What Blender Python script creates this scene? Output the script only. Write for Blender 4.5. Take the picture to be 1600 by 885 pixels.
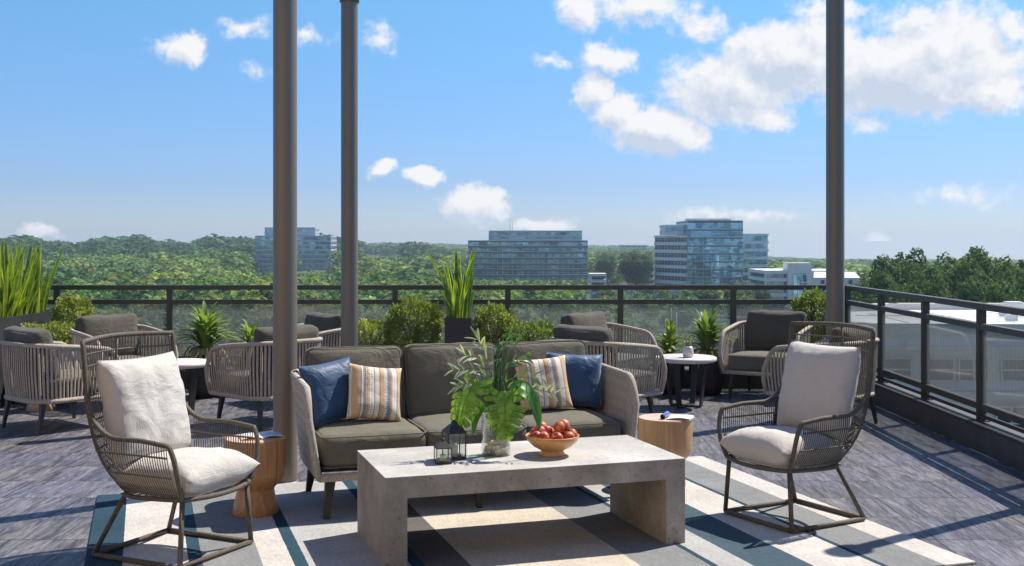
import bpy, bmesh, math, random
import numpy as np
from mathutils import Vector, Matrix, noise as mnoise
R = math.radians
PI = math.pi
sc = bpy.context.scene
for o in list(bpy.data.objects): bpy.data.objects.remove(o)
COL = sc.collection
random.seed(7)

# ------------------------------------------------------------------ camera
cam_d = bpy.data.cameras.new('camera'); cam = bpy.data.objects.new('camera', cam_d); COL.objects.link(cam)
cam.location = (0, 0, 1.55); cam.rotation_euler = (R(90), 0, 0)
cam_d.sensor_width = 36; cam_d.lens = 36*1770/1600
cam_d.shift_y = -(377-442.5)/1600 * -1.0
cam_d.clip_start = .05; cam_d.clip_end = 20000
sc.camera = cam

# ------------------------------------------------------------------ sun, sky, exposure
SUN_AZ = math.atan2(.81, .585)          # clockwise from +Y
SUN_EL = R(54)
SUN_STRENGTH = 5.0
SKY_STRENGTH = 0.095
sdir = Vector((math.sin(SUN_AZ)*math.cos(SUN_EL), math.cos(SUN_AZ)*math.cos(SUN_EL), math.sin(SUN_EL)))
sun_d = bpy.data.lights.new('sun', 'SUN'); sun = bpy.data.objects.new('sun', sun_d); COL.objects.link(sun)
sun_d.energy = SUN_STRENGTH; sun_d.angle = R(.55); sun_d.color = (1, .925, .81)
sun.rotation_euler = sdir.to_track_quat('Z', 'Y').to_euler(); sun.location = (5, 5, 30)
sc.view_settings.view_transform = 'Standard'; sc.view_settings.look = 'None'
sc.view_settings.gamma = 1; sc.view_settings.exposure = 0.47; sc.view_settings.use_curve_mapping = False
sc.render.engine = 'CYCLES'
sc.cycles.max_bounces = 8; sc.cycles.diffuse_bounces = 4; sc.cycles.glossy_bounces = 4
sc.cycles.transmission_bounces = 6; sc.cycles.transparent_max_bounces = 16; sc.cycles.volume_bounces = 0
sc.cycles.caustics_reflective = False; sc.cycles.caustics_refractive = False

world = bpy.data.worlds.new('World'); sc.world = world; world.use_nodes = True
def build_world():
    nt = world.node_tree; N = nt.nodes; L = nt.links; N.clear()
    out = N.new('ShaderNodeOutputWorld'); bg = N.new('ShaderNodeBackground'); bg.inputs[1].default_value = SKY_STRENGTH
    L.new(bg.outputs[0], out.inputs[0])
    tc = N.new('ShaderNodeTexCoord'); sep = N.new('ShaderNodeSeparateXYZ'); L.new(tc.outputs['Generated'], sep.inputs[0])
    def m(op, a, b=None, c=None, clamp=False):
        n = N.new('ShaderNodeMath'); n.operation = op; n.use_clamp = clamp
        for i, v in enumerate((a, b, c)):
            if v is None: continue
            if isinstance(v, (int, float)): n.inputs[i].default_value = v
            else: L.new(v, n.inputs[i])
        return n.outputs[0]
    x, y, z = sep.outputs
    zc = m('MAXIMUM', z, 0.004)
    comb = N.new('ShaderNodeCombineXYZ'); L.new(x, comb.inputs[0]); L.new(y, comb.inputs[1]); L.new(zc, comb.inputs[2])
    sky = N.new('ShaderNodeTexSky'); sky.sky_type = 'NISHITA'; sky.sun_disc = False
    sky.sun_elevation = SUN_EL; sky.sun_rotation = SUN_AZ
    sky.altitude = 100; sky.air_density = 1.0; sky.dust_density = .2; sky.ozone_density = 2.2
    L.new(comb.outputs[0], sky.inputs[0])
    hs = N.new('ShaderNodeHueSaturation'); hs.inputs['Saturation'].default_value = 1.12; hs.inputs['Value'].default_value = 1.0
    L.new(sky.outputs[0], hs.inputs['Color'])
    hr = N.new('ShaderNodeValToRGB'); he = hr.color_ramp.elements; L.new(zc, hr.inputs[0])
    he[0].position = 0; he[0].color = (.57, .69, 1.06, 1); he[1].position = .5; he[1].color = (.9, 1.0, 1.08, 1)
    for p_, c_ in ((.05, (.50, .63, 1.02, 1)), (.12, (.59, .78, 1.06, 1)), (.22, (.72, 1.02, 1.13, 1))):
        q_ = he.new(p_); q_.color = c_
    hm = N.new('ShaderNodeMix'); hm.data_type = 'RGBA'; hm.blend_type = 'MULTIPLY'; hm.inputs[0].default_value = 1; hm.clamp_result = False
    L.new(hs.outputs[0], hm.inputs[6]); L.new(hr.outputs[0], hm.inputs[7])
    az = m('ARCTAN2', x, y); el = m('ARCSINE', z)
    P0 = N.new('ShaderNodeCombineXYZ'); L.new(az, P0.inputs[0]); L.new(el, P0.inputs[1])
    def px(cx, cy, rx, ry, s):
        a = math.atan((cx-800)/1770); e = math.atan((377-cy)/1770*math.cos(a))
        k = math.cos(a)/1770
        return a, e, rx*k, ry*k, s
    blobs = [px(*b) for b in [
        (1420,112,215,76,1.1), (1240,95,135,72,1.05), (1290,55,60,48,.8), (1480,75,110,60,1), (1545,145,70,40,.9), (1460,30,130,42,.42), (1400,150,150,26,.5),
        (1145,140,125,70,.8), (1195,182,60,26,.7), (1030,205,86,48,1.05), (965,175,52,40,.75), (928,140,28,40,.65), (950,88,48,26,.6),
        (910,18,44,34,.62), (1005,12,110,34,.42), (1095,42,44,26,.38), (860,95,34,16,.36),
        (288,76,50,28,.66), (385,46,44,15,.34), (478,58,42,13,.28), (592,60,28,20,.30), (395,108,24,12,.16),
        (603,262,28,17,.72), (664,279,34,19,.8), (742,322,60,36,.85), (845,352,60,16,.7), (60,366,36,12,.65), (1372,382,30,22,.6),
        (1345,194,42,22,.36), (1500,306,80,18,.24), (1290,12,70,18,.45), (1580,45,40,26,.5), (980,390,60,14,.4), (1160,338,140,10,.2)]]
    def density(P):
        n1 = N.new('ShaderNodeTexNoise'); n1.inputs['Scale'].default_value = 26; n1.inputs['Detail'].default_value = 7; n1.inputs['Roughness'].default_value = .62
        L.new(P, n1.inputs['Vector'])
        sub = N.new('ShaderNodeVectorMath'); sub.operation = 'SUBTRACT'; L.new(n1.outputs['Color'], sub.inputs[0]); sub.inputs[1].default_value = (.5, .5, .5)
        sm = N.new('ShaderNodeVectorMath'); sm.operation = 'MULTIPLY'; L.new(sub.outputs[0], sm.inputs[0]); sm.inputs[1].default_value = (.046, .034, 0)
        ad = N.new('ShaderNodeVectorMath'); ad.operation = 'ADD'; L.new(P, ad.inputs[0]); L.new(sm.outputs[0], ad.inputs[1])
        acc = None
        for a, e, rx, ry, s in blobs:
            v = N.new('ShaderNodeVectorMath'); v.operation = 'MULTIPLY_ADD'; L.new(ad.outputs[0], v.inputs[0])
            v.inputs[1].default_value = (1/rx, 1/ry, 0); v.inputs[2].default_value = (-a/rx, -e/ry, 0)
            ln = N.new('ShaderNodeVectorMath'); ln.operation = 'LENGTH'; L.new(v.outputs[0], ln.inputs[0])
            d = m('MULTIPLY_ADD', ln.outputs['Value'], -s, s)
            acc = d if acc is None else m('SMOOTH_MAX', acc, d, .12)
        n2 = N.new('ShaderNodeTexNoise'); n2.inputs['Scale'].default_value = 60; n2.inputs['Detail'].default_value = 8; n2.inputs['Roughness'].default_value = .6
        L.new(P, n2.inputs['Vector'])
        f = m('SUBTRACT', n2.outputs['Fac'], .5)
        return m('MULTIPLY_ADD', f, .85, acc)
    d0 = density(P0.outputs[0])
    off = N.new('ShaderNodeVectorMath'); off.operation = 'ADD'; L.new(P0.outputs[0], off.inputs[0]); off.inputs[1].default_value = (.009, .013, 0)
    d1 = density(off.outputs[0])
    mask = N.new('ShaderNodeMapRange'); mask.interpolation_type = 'SMOOTHERSTEP'
    L.new(d0, mask.inputs[0]); mask.inputs[1].default_value = -.10; mask.inputs[2].default_value = .40; mask.inputs[3].default_value = 0; mask.inputs[4].default_value = .97
    above = m('GREATER_THAN', el, .0)
    mk = m('MULTIPLY', mask.outputs[0], above)
    dif = m('SUBTRACT', d0, d1)
    thick = m('MULTIPLY_ADD', d0, -.42, .70)
    sh = m('MULTIPLY_ADD', dif, 1.6, thick, clamp=True)
    cr = N.new('ShaderNodeValToRGB'); cr.color_ramp.elements[0].position = .08; cr.color_ramp.elements[0].color = (4.6, 5.2, 6.2, 1)
    cr.color_ramp.elements[1].position = .92; cr.color_ramp.elements[1].color = (7.3, 7.25, 7.3, 1)
    L.new(sh, cr.inputs[0])
    mix = N.new('ShaderNodeMix'); mix.data_type = 'RGBA'; mix.clamp_result = False
    L.new(mk, mix.inputs[0]); L.new(hm.outputs[2], mix.inputs[6]); L.new(cr.outputs[0], mix.inputs[7])
    L.new(mix.outputs[2], bg.inputs[0])
    try:
        world.cycles.sampling_method = 'MANUAL'; world.cycles.sample_map_resolution = 1024
    except Exception: pass
build_world()

# ------------------------------------------------------------------ materials
def lin(r, g, b):
    f = lambda c: (c/255/12.92) if c/255 <= .04045 else ((c/255+.055)/1.055)**2.4
    return (f(r), f(g), f(b))
def newmat(name):
    m = bpy.data.materials.new(name); m.use_nodes = True
    nt = m.node_tree; b = nt.nodes['Principled BSDF']
    return m, nt, nt.nodes, nt.links, b
def mixc(nt, fac, a, b, mode='MIX'):
    n = nt.nodes.new('ShaderNodeMix'); n.data_type = 'RGBA'; n.blend_type = mode
    for i, v in ((0, fac), (6, a), (7, b)):
        if isinstance(v, (int, float)): n.inputs[i].default_value = v
        elif isinstance(v, tuple): n.inputs[i].default_value = v if len(v) == 4 else v+(1,)
        else: nt.links.new(v, n.inputs[i])
    return n.outputs[2]
def noise(nt, scale, detail=4, rough=.55, coord='Object', stretch=None, dist=0):
    tc = nt.nodes.new('ShaderNodeTexCoord'); v = tc.outputs[coord]
    if stretch:
        mp = nt.nodes.new('ShaderNodeMapping'); mp.inputs['Scale'].default_value = stretch; nt.links.new(v, mp.inputs[0]); v = mp.outputs[0]
    n = nt.nodes.new('ShaderNodeTexNoise'); n.inputs['Scale'].default_value = scale; n.inputs['Detail'].default_value = detail
    n.inputs['Roughness'].default_value = rough; n.inputs['Distortion'].default_value = dist
    nt.links.new(v, n.inputs['Vector']); return n
def ramp(nt, src, p0, c0, p1, c1):
    n = nt.nodes.new('ShaderNodeValToRGB'); e = n.color_ramp.elements
    e[0].position = p0; e[1].position = p1
    e[0].color = c0+(1,) if isinstance(c0, tuple) else (c0,)*3+(1,)
    e[1].color = c1+(1,) if isinstance(c1, tuple) else (c1,)*3+(1,)
    nt.links.new(src, n.inputs[0]); return n.outputs[0]
def bump(nt, b, h, strength=.3, dist=.002, prev=None):
    n = nt.nodes.new('ShaderNodeBump'); n.inputs['Strength'].default_value = strength; n.inputs['Distance'].default_value = dist
    nt.links.new(h, n.inputs['Height'])
    if prev: nt.links.new(prev, n.inputs['Normal'])
    nt.links.new(n.outputs[0], b.inputs['Normal']); return n.outputs[0]
def wave(nt, scale, dirn='X', dist=0, coord='Object', stretch=None, rot=None):
    tc = nt.nodes.new('ShaderNodeTexCoord'); mp = nt.nodes.new('ShaderNodeMapping'); nt.links.new(tc.outputs[coord], mp.inputs[0])
    if rot: mp.inputs['Rotation'].default_value = rot
    if stretch: mp.inputs['Scale'].default_value = stretch
    w = nt.nodes.new('ShaderNodeTexWave'); w.bands_direction = dirn; w.inputs['Scale'].default_value = scale; w.inputs['Distortion'].default_value = dist
    nt.links.new(mp.outputs[0], w.inputs['Vector']); return w.outputs['Fac']
def simple(name, col, rough=.6, var=.15, nscale=8, metallic=0, bscale=None, bstr=.2, bdist=.001, spec=.5):
    m, nt, N, L, b = newmat(name)
    n = noise(nt, nscale)
    dark = tuple(c*(1-var) for c in col); lite = tuple(min(1, c*(1+var)) for c in col)
    L.new(ramp(nt, n.outputs['Fac'], .3, dark, .7, lite), b.inputs['Base Color'])
    b.inputs['Roughness'].default_value = rough; b.inputs['Metallic'].default_value = metallic
    b.inputs['Specular IOR Level'].default_value = spec
    if bscale: bump(nt, b, noise(nt, bscale, 3).outputs['Fac'], bstr, bdist)
    return m
def fabric(name, col, weave=420, rough=.9, var=.12, bstr=.35, sheen=.15, heather=.12):
    m, nt, N, L, b = newmat(name)
    n = noise(nt, 5, 3); n2 = noise(nt, 260, 2)
    c = ramp(nt, n.outputs['Fac'], .3, tuple(x*(1-var) for x in col), .7, tuple(x*(1+var) for x in col))
    c2 = ramp(nt, n2.outputs['Fac'], .35, 1-heather*2, .65, 1.0)
    L.new(mixc(nt, 1.0, c, c2, 'MULTIPLY'), b.inputs['Base Color'])
    b.inputs['Roughness'].default_value = rough; b.inputs['Sheen Weight'].default_value = sheen; b.inputs['Specular IOR Level'].default_value = .25
    wx = wave(nt, weave/6.28, 'X', 1.0); wz = wave(nt, weave/6.28, 'Z', 1.0); wy = wave(nt, weave/6.28, 'Y', 1.0)
    mt = N.new('ShaderNodeMath'); mt.operation = 'ADD'; L.new(wx, mt.inputs[0]); L.new(wz, mt.inputs[1])
    mt2 = N.new('ShaderNodeMath'); mt2.operation = 'ADD'; L.new(mt.outputs[0], mt2.inputs[0]); L.new(wy, mt2.inputs[1])
    p = bump(nt, b, noise(nt, 7, 4, .5, dist=1.4, stretch=(1, 1, 1.6)).outputs['Fac'], .55, .022)
    bump(nt, b, mt2.outputs[0], bstr, .0012, p)
    return m
def rope(name, c0, c1, twist=900, rough=.85, dirn='DIAGONAL'):
    m, nt, N, L, b = newmat(name)
    w = wave(nt, twist/6.28, dirn, .6)
    n = noise(nt, 60, 4)
    c = ramp(nt, n.outputs['Fac'], .3, c0, .7, c1)
    c2 = ramp(nt, w, .0, .72, .6, 1.0)
    L.new(mixc(nt, 1, c, c2, 'MULTIPLY'), b.inputs['Base Color'])
    b.inputs['Roughness'].default_value = rough
    bump(nt, b, w, .6, .002); return m
def leafmat(name, c0, c1, transl=.35, rough=.45, nscale=3, rnd=True, spec=.4, hue=0):
    m, nt, N, L, b = newmat(name)
    n = noise(nt, nscale, 4)
    c = ramp(nt, n.outputs['Fac'], .32, c0, .68, c1)
    if rnd:
        oi = N.new('ShaderNodeObjectInfo'); h = N.new('ShaderNodeHueSaturation')
        mr = N.new('ShaderNodeMapRange'); L.new(oi.outputs['Random'], mr.inputs[0]); mr.inputs[3].default_value = .47; mr.inputs[4].default_value = .515
        mv = N.new('ShaderNodeMapRange'); L.new(oi.outputs['Random'], mv.inputs[0]); mv.inputs[3].default_value = 1.15; mv.inputs[4].default_value = .78
        L.new(mr.outputs[0], h.inputs['Hue']); L.new(mv.outputs[0], h.inputs['Value']); L.new(c, h.inputs['Color']); c = h.outputs[0]
    L.new(c, b.inputs['Base Color']); b.inputs['Roughness'].default_value = rough; b.inputs['Specular IOR Level'].default_value = spec
    tr = N.new('ShaderNodeBsdfTranslucent'); tc = mixc(nt, 1, c, (1.35, 1.5, .45), 'MULTIPLY'); L.new(tc, tr.inputs[0])
    mx = N.new('ShaderNodeMixShader'); mx.inputs[0].default_value = transl
    L.new(b.outputs[0], mx.inputs[1]); L.new(tr.outputs[0], mx.inputs[2]); L.new(mx.outputs[0], N['Material Output'].inputs[0])
    return m
M = {}
M['cushion_grey'] = fabric('cushion_grey', (.160, .148, .112))
M['cushion_dark'] = fabric('cushion_dark', (.110, .099, .080))
M['cushion_white'] = fabric('cushion_white', (.60, .572, .53), var=.04, heather=.05, bstr=.5, weave=520)
M['sofa_legs'] = simple('leg_dark', (.035, .030, .026), .5, .2, 20)
M['rope_grey'] = rope('rope_grey', (.42, .35, .28), (.64, .55, .455))
M['rope_dark'] = rope('rope_dark', (.075, .060, .045), (.15, .125, .095), twist=760, rough=.6)
M['wire'] = simple('wire', (.10, .082, .06), .5, .2, 40)
M['frame_paint'] = simple('frame_paint', (.078, .068, .058), .5, .12, 6, bscale=300, bstr=.05)
M['pillar_paint'] = simple('pillar_paint', (.135, .105, .075), .46, .05, 3, bscale=250, bstr=.04, spec=1.0)
M['pillar_paint'].node_tree.nodes['Principled BSDF'].inputs['Coat Weight'].default_value = .6
M['pillar_paint'].node_tree.nodes['Principled BSDF'].inputs['Coat Roughness'].default_value = .38
M['curb_paint'] = simple('curb_paint', (.075, .070, .066), .55, .2, 5, bscale=120, bstr=.1)
M['planter'] = simple('planter_metal', (.035, .035, .038), .42, .25, 4, bscale=80, bstr=.05)
M['pot'] = simple('pot_stone', (.035, .033, .032), .75, .5, 14, bscale=60, bstr=.4, bdist=.004)
M['soil'] = simple('soil', (.03, .02, .014), .95, .5, 60, bscale=90, bstr=.8, bdist=.01)
M['white_top'] = simple('white_top', (.62, .59, .56), .45, .05, 9)
M['ceramic'] = simple('ceramic', (.6, .58, .55), .35, .04, 9)
M['black_metal'] = simple('black_metal', (.022, .022, .022), .42, .2, 30)
M['paper'] = simple('paper', (.72, .70, .66), .6, .03, 30)
M['paper_edge'] = simple('paper_edge', (.6, .56, .48), .7, .1, 200)
M['cover_blue'] = simple('cover_blue', (.10, .16, .42), .35, .8, 30)
M['page_print'] = simple('page_print', (.45, .50, .62), .5, .5, 14)
M['cover_orange'] = simple('cover_orange', (.75, .36, .10), .4, .3, 20)
M['wax'] = simple('wax', (.72, .66, .50), .5, .03, 10)
M['candle_moss'] = simple('moss', (.35, .40, .16), .8, .3, 90)
M['stem'] = leafmat('stem', (.06, .14, .045), (.10, .22, .07), .1, rnd=False)
M['reed'] = leafmat('reed', (.05, .14, .06), (.10, .24, .10), .15, rnd=False, nscale=20)
M['leaf_pale'] = leafmat('leaf_pale', (.34, .42, .30), (.55, .62, .48), .3, rnd=False)
M['leaf_thin'] = leafmat('leaf_thin', (.07, .17, .08), (.14, .27, .12), .35, rnd=False)
M['monstera'] = leafmat('monstera', (.11, .23, .03), (.28, .47, .08), .42, rough=.3, rnd=False, nscale=25)
M['broad_leaf'] = leafmat('broad_leaf', (.05, .17, .04), (.11, .30, .07), .35, rough=.42, rnd=False, nscale=12)
M['shrub'] = leafmat('shrub_leaf', (.115, .165, .045), (.38, .45, .17), .30, nscale=9)
M['twig'] = simple('twig', (.08, .06, .035), .8, .3, 30)
M['palm'] = leafmat('palm_leaf', (.13, .22, .05), (.34, .44, .16), .35, nscale=7)
M['palm_old'] = leafmat('palm_leaf_old', (.16, .14, .06), (.34, .30, .14), .25, nscale=7)
M['snake'] = leafmat('snake_leaf', (.06, .13, .03), (.18, .31, .06), .35, nscale=16, rough=.4)
M['snake_edge'] = leafmat('snake_edge', (.45, .52, .08), (.62, .64, .14), .45, nscale=16, rough=.4)
M['white_wall'] = simple('white_wall', (.80, .77, .73), .7, .08, .4)
M['grey_wall'] = simple('grey_wall', (.72, .70, .69), .8, .10, .35)
M['roof_membrane'] = simple('roof_membrane', (.66, .67, .68), .7, .10, .25)
M['roof_grey'] = simple('roof_grey', (.30, .30, .31), .8, .15, .2)
M['asphalt'] = simple('asphalt', (.11, .11, .115), .9, .2, .3)
M['asphalt_near'] = M['asphalt']
M['road_paint'] = simple('road_paint', (.7, .7, .68), .7, .1, 3)
M['bark'] = simple('bark', (.09, .065, .045), .9, .3, 1.5, bscale=6, bstr=.6, bdist=.05)
M['roof_tile'] = simple('roof_tile', (.22, .19, .18), .8, .15, 1)
M['brick_red'] = simple('brick_red', (.35, .12, .08), .8, .15, 1)
M['lamp_metal'] = simple('lamp_metal', (.5, .5, .5), .5, .1, 2)
M['warm_bounce'] = simple('warm_bounce', (.90, .63, .38), .85, .05, 1.5, bscale=90, bstr=.2)  # saturated so the added wall throws warm bounce light
M['fascia'] = simple('fascia', (.62, .58, .54), .7, .06, .3)

def mat_floor():
    m, nt, N, L, b = newmat('slate_floor')
    tc = N.new('ShaderNodeTexCoord')
    br = N.new('ShaderNodeTexBrick'); br.inputs['Scale'].default_value = 1; br.inputs['Brick Width'].default_value = .96; br.inputs['Row Height'].default_value = .48
    br.inputs['Mortar Size'].default_value = .0045; br.inputs['Mortar Smooth'].default_value = .1; br.inputs['Bias'].default_value = 0
    br.offset = .5
    br.inputs['Color1'].default_value = (0, 0, 0, 1); br.inputs['Color2'].default_value = (1, 1, 1, 1); br.inputs['Mortar'].default_value = (.5, .5, .5, 1)
    mp = N.new('ShaderNodeMapping'); mp.inputs['Location'].default_value = (.2, .36, 0); L.new(tc.outputs['Object'], mp.inputs[0]); L.new(mp.outputs[0], br.inputs['Vector'])
    # per tile offset so that the cleft grain differs from tile to tile
    sc_ = N.new('ShaderNodeVectorMath'); sc_.operation = 'MULTIPLY'; L.new(br.outputs['Color'], sc_.inputs[0]); sc_.inputs[1].default_value = (7.3, 3.1, 5.7)
    ad = N.new('ShaderNodeVectorMath'); ad.operation = 'ADD'; L.new(tc.outputs['Object'], ad.inputs[0]); L.new(sc_.outputs[0], ad.inputs[1])
    mp2 = N.new('ShaderNodeMapping'); mp2.inputs['Rotation'].default_value = (0, 0, R(0)); mp2.inputs['Scale'].default_value = (6.5, .75, 1); L.new(ad.outputs[0], mp2.inputs[0])
    n1 = N.new('ShaderNodeTexNoise'); n1.inputs['Scale'].default_value = 3.0; n1.inputs['Detail'].default_value = 10; n1.inputs['Roughness'].default_value = .72; n1.inputs['Distortion'].default_value = .9
    L.new(mp2.outputs[0], n1.inputs['Vector'])
    # thin cleft ridges
    n2 = N.new('ShaderNodeTexNoise'); n2.inputs['Scale'].default_value = 2.2; n2.inputs['Detail'].default_value = 5; n2.inputs['Distortion'].default_value = 1.6
    L.new(mp2.outputs[0], n2.inputs['Vector'])
    a = N.new('ShaderNodeMath'); a.operation = 'MULTIPLY'; a.inputs[1].default_value = 10; L.new(n2.outputs['Fac'], a.inputs[0])
    fr = N.new('ShaderNodeMath'); fr.operation = 'FRACT'; L.new(a.outputs[0], fr.inputs[0])
    pp = N.new('ShaderNodeMath'); pp.operation = 'PINGPONG'; pp.inputs[1].default_value = .5; L.new(fr.outputs[0], pp.inputs[0])
    vein = ramp(nt, pp.outputs[0], .0, .35, .06, 1.0)
    c = ramp(nt, n1.outputs['Fac'], .38, (.050, .050, .062), .62, (.262, .250, .262))
    n5 = N.new('ShaderNodeTexNoise'); n5.inputs['Scale'].default_value = 11; n5.inputs['Detail'].default_value = 6; n5.inputs['Roughness'].default_value = .7; L.new(mp2.outputs[0], n5.inputs['Vector'])
    c = mixc(nt, 1, c, ramp(nt, n5.outputs['Fac'], .38, .62, .6, 1.22), 'MULTIPLY')
    n3 = noise(nt, .9, 3); blue = ramp(nt, n3.outputs['Fac'], .42, (1.0, .97, .94), .64, (.88, .89, 1.10))
    c = mixc(nt, 1, c, blue, 'MULTIPLY'); c = mixc(nt, .75, c, vein, 'MULTIPLY')
    tone = ramp(nt, br.outputs['Color'], 0, .86, 1, 1.1); c = mixc(nt, 1, c, tone, 'MULTIPLY')
    c = mixc(nt, br.outputs['Fac'], c, (.025, .025, .028))
    L.new(c, b.inputs['Base Color'])
    L.new(ramp(nt, n1.outputs['Fac'], .3, .52, .7, .30), b.inputs['Roughness'])
    b.inputs['Specular IOR Level'].default_value = .5
    p = bump(nt, b, n1.outputs['Fac'], .8, .014)
    p = bump(nt, b, vein, .6, .004, p)
    inv = N.new('ShaderNodeMath'); inv.operation = 'SUBTRACT'; inv.inputs[0].default_value = 1; L.new(br.outputs['Fac'], inv.inputs[1])
    bump(nt, b, inv.outputs[0], .7, .004, p)
    return m
M['floor'] = mat_floor()
RUG = [(-.27, 'teal'), (-.10, 'white'), (.20, 'teal'), (.267, 'grey'), (.525, 'white'), (.669, 'teal'), (.734, 'lgrey'), (1.205, 'teal'), (1.268, 'dgrey'),
       (1.468, 'cream'), (2.24, 'grey'), (2.55, 'teal'), (2.59, 'lgrey'), (2.745, 'blue'), (3.01, 'white'), (3.31, 'teal'), (3.35, 'grey'), (3.61, 'white'), (3.785, 'teal')]
RC = dict(teal=(.028, .066, .098), white=(.56, .53, .50), grey=(.235, .245, .25), lgrey=(.42, .42, .415), dgrey=(.13, .125, .12), cream=(.56, .50, .42), blue=(.060, .100, .130))
def mat_rug():
    m, nt, N, L, b = newmat('rug_stripes')
    tc = N.new('ShaderNodeTexCoord'); sp = N.new('ShaderNodeSeparateXYZ'); L.new(tc.outputs['Object'], sp.inputs[0])
    nn = noise(nt, 30, 2); wob = N.new('ShaderNodeMath'); wob.operation = 'MULTIPLY_ADD'; wob.inputs[1].default_value = .006; L.new(nn.outputs['Fac'], wob.inputs[0]); L.new(sp.outputs[0], wob.inputs[2])
    mr = N.new('ShaderNodeMapRange'); L.new(wob.outputs[0], mr.inputs[0]); mr.inputs[1].default_value = -.27; mr.inputs[2].default_value = 3.80
    cr = N.new('ShaderNodeValToRGB'); cr.color_ramp.interpolation = 'CONSTANT'; e = cr.color_ramp.elements
    e[0].position = 0; e[0].color = RC['teal']+(1,)
    e[1].position = (RUG[1][0]+.27)/4.07; e[1].color = RC['white']+(1,)
    for u, k in RUG[2:]:
        q = e.new((u+.27)/4.07); q.color = RC[k]+(1,)
    L.new(mr.outputs[0], cr.inputs[0])
    n1 = noise(nt, 3, 5, .6); c = mixc(nt, 1, cr.outputs[0], ramp(nt, n1.outputs['Fac'], .3, .84, .7, 1.08), 'MULTIPLY')
    n2 = noise(nt, 120, 3, .7, stretch=(1, .25, 1)); c = mixc(nt, 1, c, ramp(nt, n2.outputs['Fac'], .35, .8, .62, 1.05), 'MULTIPLY')
    L.new(c, b.inputs['Base Color']); b.inputs['Roughness'].default_value = .95; b.inputs['Specular IOR Level'].default_value = .15
    w = wave(nt, 70, 'Y', 2.0); p = bump(nt, b, w, .35, .0015); bump(nt, b, n2.outputs['Fac'], .5, .002, p)
    return m
M['rug'] = mat_rug()
def mat_concrete(name, c0, c1):
    m, nt, N, L, b = newmat(name)
    n1 = noise(nt, 4, 8, .62); n2 = noise(nt, 45, 4, .7)
    c = ramp(nt, n1.outputs['Fac'], .34, c0, .68, c1)
    pits = ramp(nt, n2.outputs['Fac'],   .32, .42, .41, 1.0); c = mixc(nt, .8, c, pits, 'MULTIPLY')
    n6 = noise(nt, 1.6, 5, .6); c = mixc(nt, 1, c, ramp(nt, n6.outputs['Fac'], .35, .80, .65, 1.12), 'MULTIPLY')
    n7 = noise(nt, 160, 3, .7); c = mixc(nt, 1, c, ramp(nt, n7.outputs['Fac'], .35, .86, .65, 1.08), 'MULTIPLY')
    n3 = noise(nt, 9, 6, .6, dist=2.2)
    a = N.new('ShaderNodeMath'); a.operation = 'SUBTRACT'; a.inputs[1].default_value = .5; L.new(n3.outputs['Fac'], a.inputs[0])
    ab = N.new('ShaderNodeMath'); ab.operation = 'ABSOLUTE'; L.new(a.outputs[0], ab.inputs[0])
    crack = ramp(nt, ab.outputs[0], .0, .40, .010, 1.0)
    n4 = noise(nt, 5, 3); gate = ramp(nt, n4.outputs['Fac'], .5, 0.0, .62, 1.0)
    cm = mixc(nt, gate, (1, 1, 1), crack); c = mixc(nt, .8, c, cm, 'MULTIPLY')
    L.new(c, b.inputs['Base Color']); b.inputs['Roughness'].default_value = .72; b.inputs['Specular IOR Level'].default_value = .35
    p = bump(nt, b, pits, .5, .002); bump(nt, b, n1.outputs['Fac'], .3, .006, p)
    return m
M['concrete'] = mat_concrete('concrete_cast', (.24, .215, .18), (.40, .37, .325))
M['concrete_pale'] = mat_concrete('concrete_pale', (.46, .44, .41), (.56, .54, .51))
def mat_wood(name, c0, c1, c2, sc_=1.0):
    m, nt, N, L, b = newmat(name)
    n1 = noise(nt, 7*sc_, 6, .6, stretch=(3.5, 3.5, .28), dist=.8)
    n2 = noise(nt, 55*sc_, 5, .6, stretch=(2.5, 2.5, .08))
    c = ramp(nt, n1.outputs['Fac'], .32, c0, .68, c1); c = mixc(nt, ramp(nt, n2.outputs['Fac'], .42, 0.0, .7, .65), c, c2)
    L.new(c, b.inputs['Base Color']); b.inputs['Roughness'].default_value = .34; b.inputs['Specular IOR Level'].default_value = .5
    bump(nt, b, n2.outputs['Fac'], .15, .001); return m
M['wood'] = mat_wood('wood_stump', (.46, .20, .068), (.68, .36, .15), (.30, .12, .042))
M['wood_pale'] = mat_wood('wood_pale', (.46, .27, .14), (.62, .40, .23), (.33, .17, .08))
M['wood_top'] = simple('wood_top', (.60, .44, .33), .4, .12, 14)
M['bowl'] = mat_wood('bowl_wood', (.55, .27, .09), (.70, .40, .16), (.42, .18, .05), 3)
def mat_velvet():
    m, nt, N, L, b = newmat('blue_velvet')
    n = noise(nt, 10, 4); L.new(ramp(nt, n.outputs['Fac'], .3, (.008, .036, .095), .7, (.014, .064, .155)), b.inputs['Base Color'])
    b.inputs['Roughness'].default_value = .55; b.inputs['Sheen Weight'].default_value = .5; b.inputs['Sheen Tint'].default_value = (.5, .7, 1, 1)
    bump(nt, b, noise(nt, 9, 3, dist=1.2).outputs['Fac'], .5, .02); return m
M['velvet'] = mat_velvet()
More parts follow.
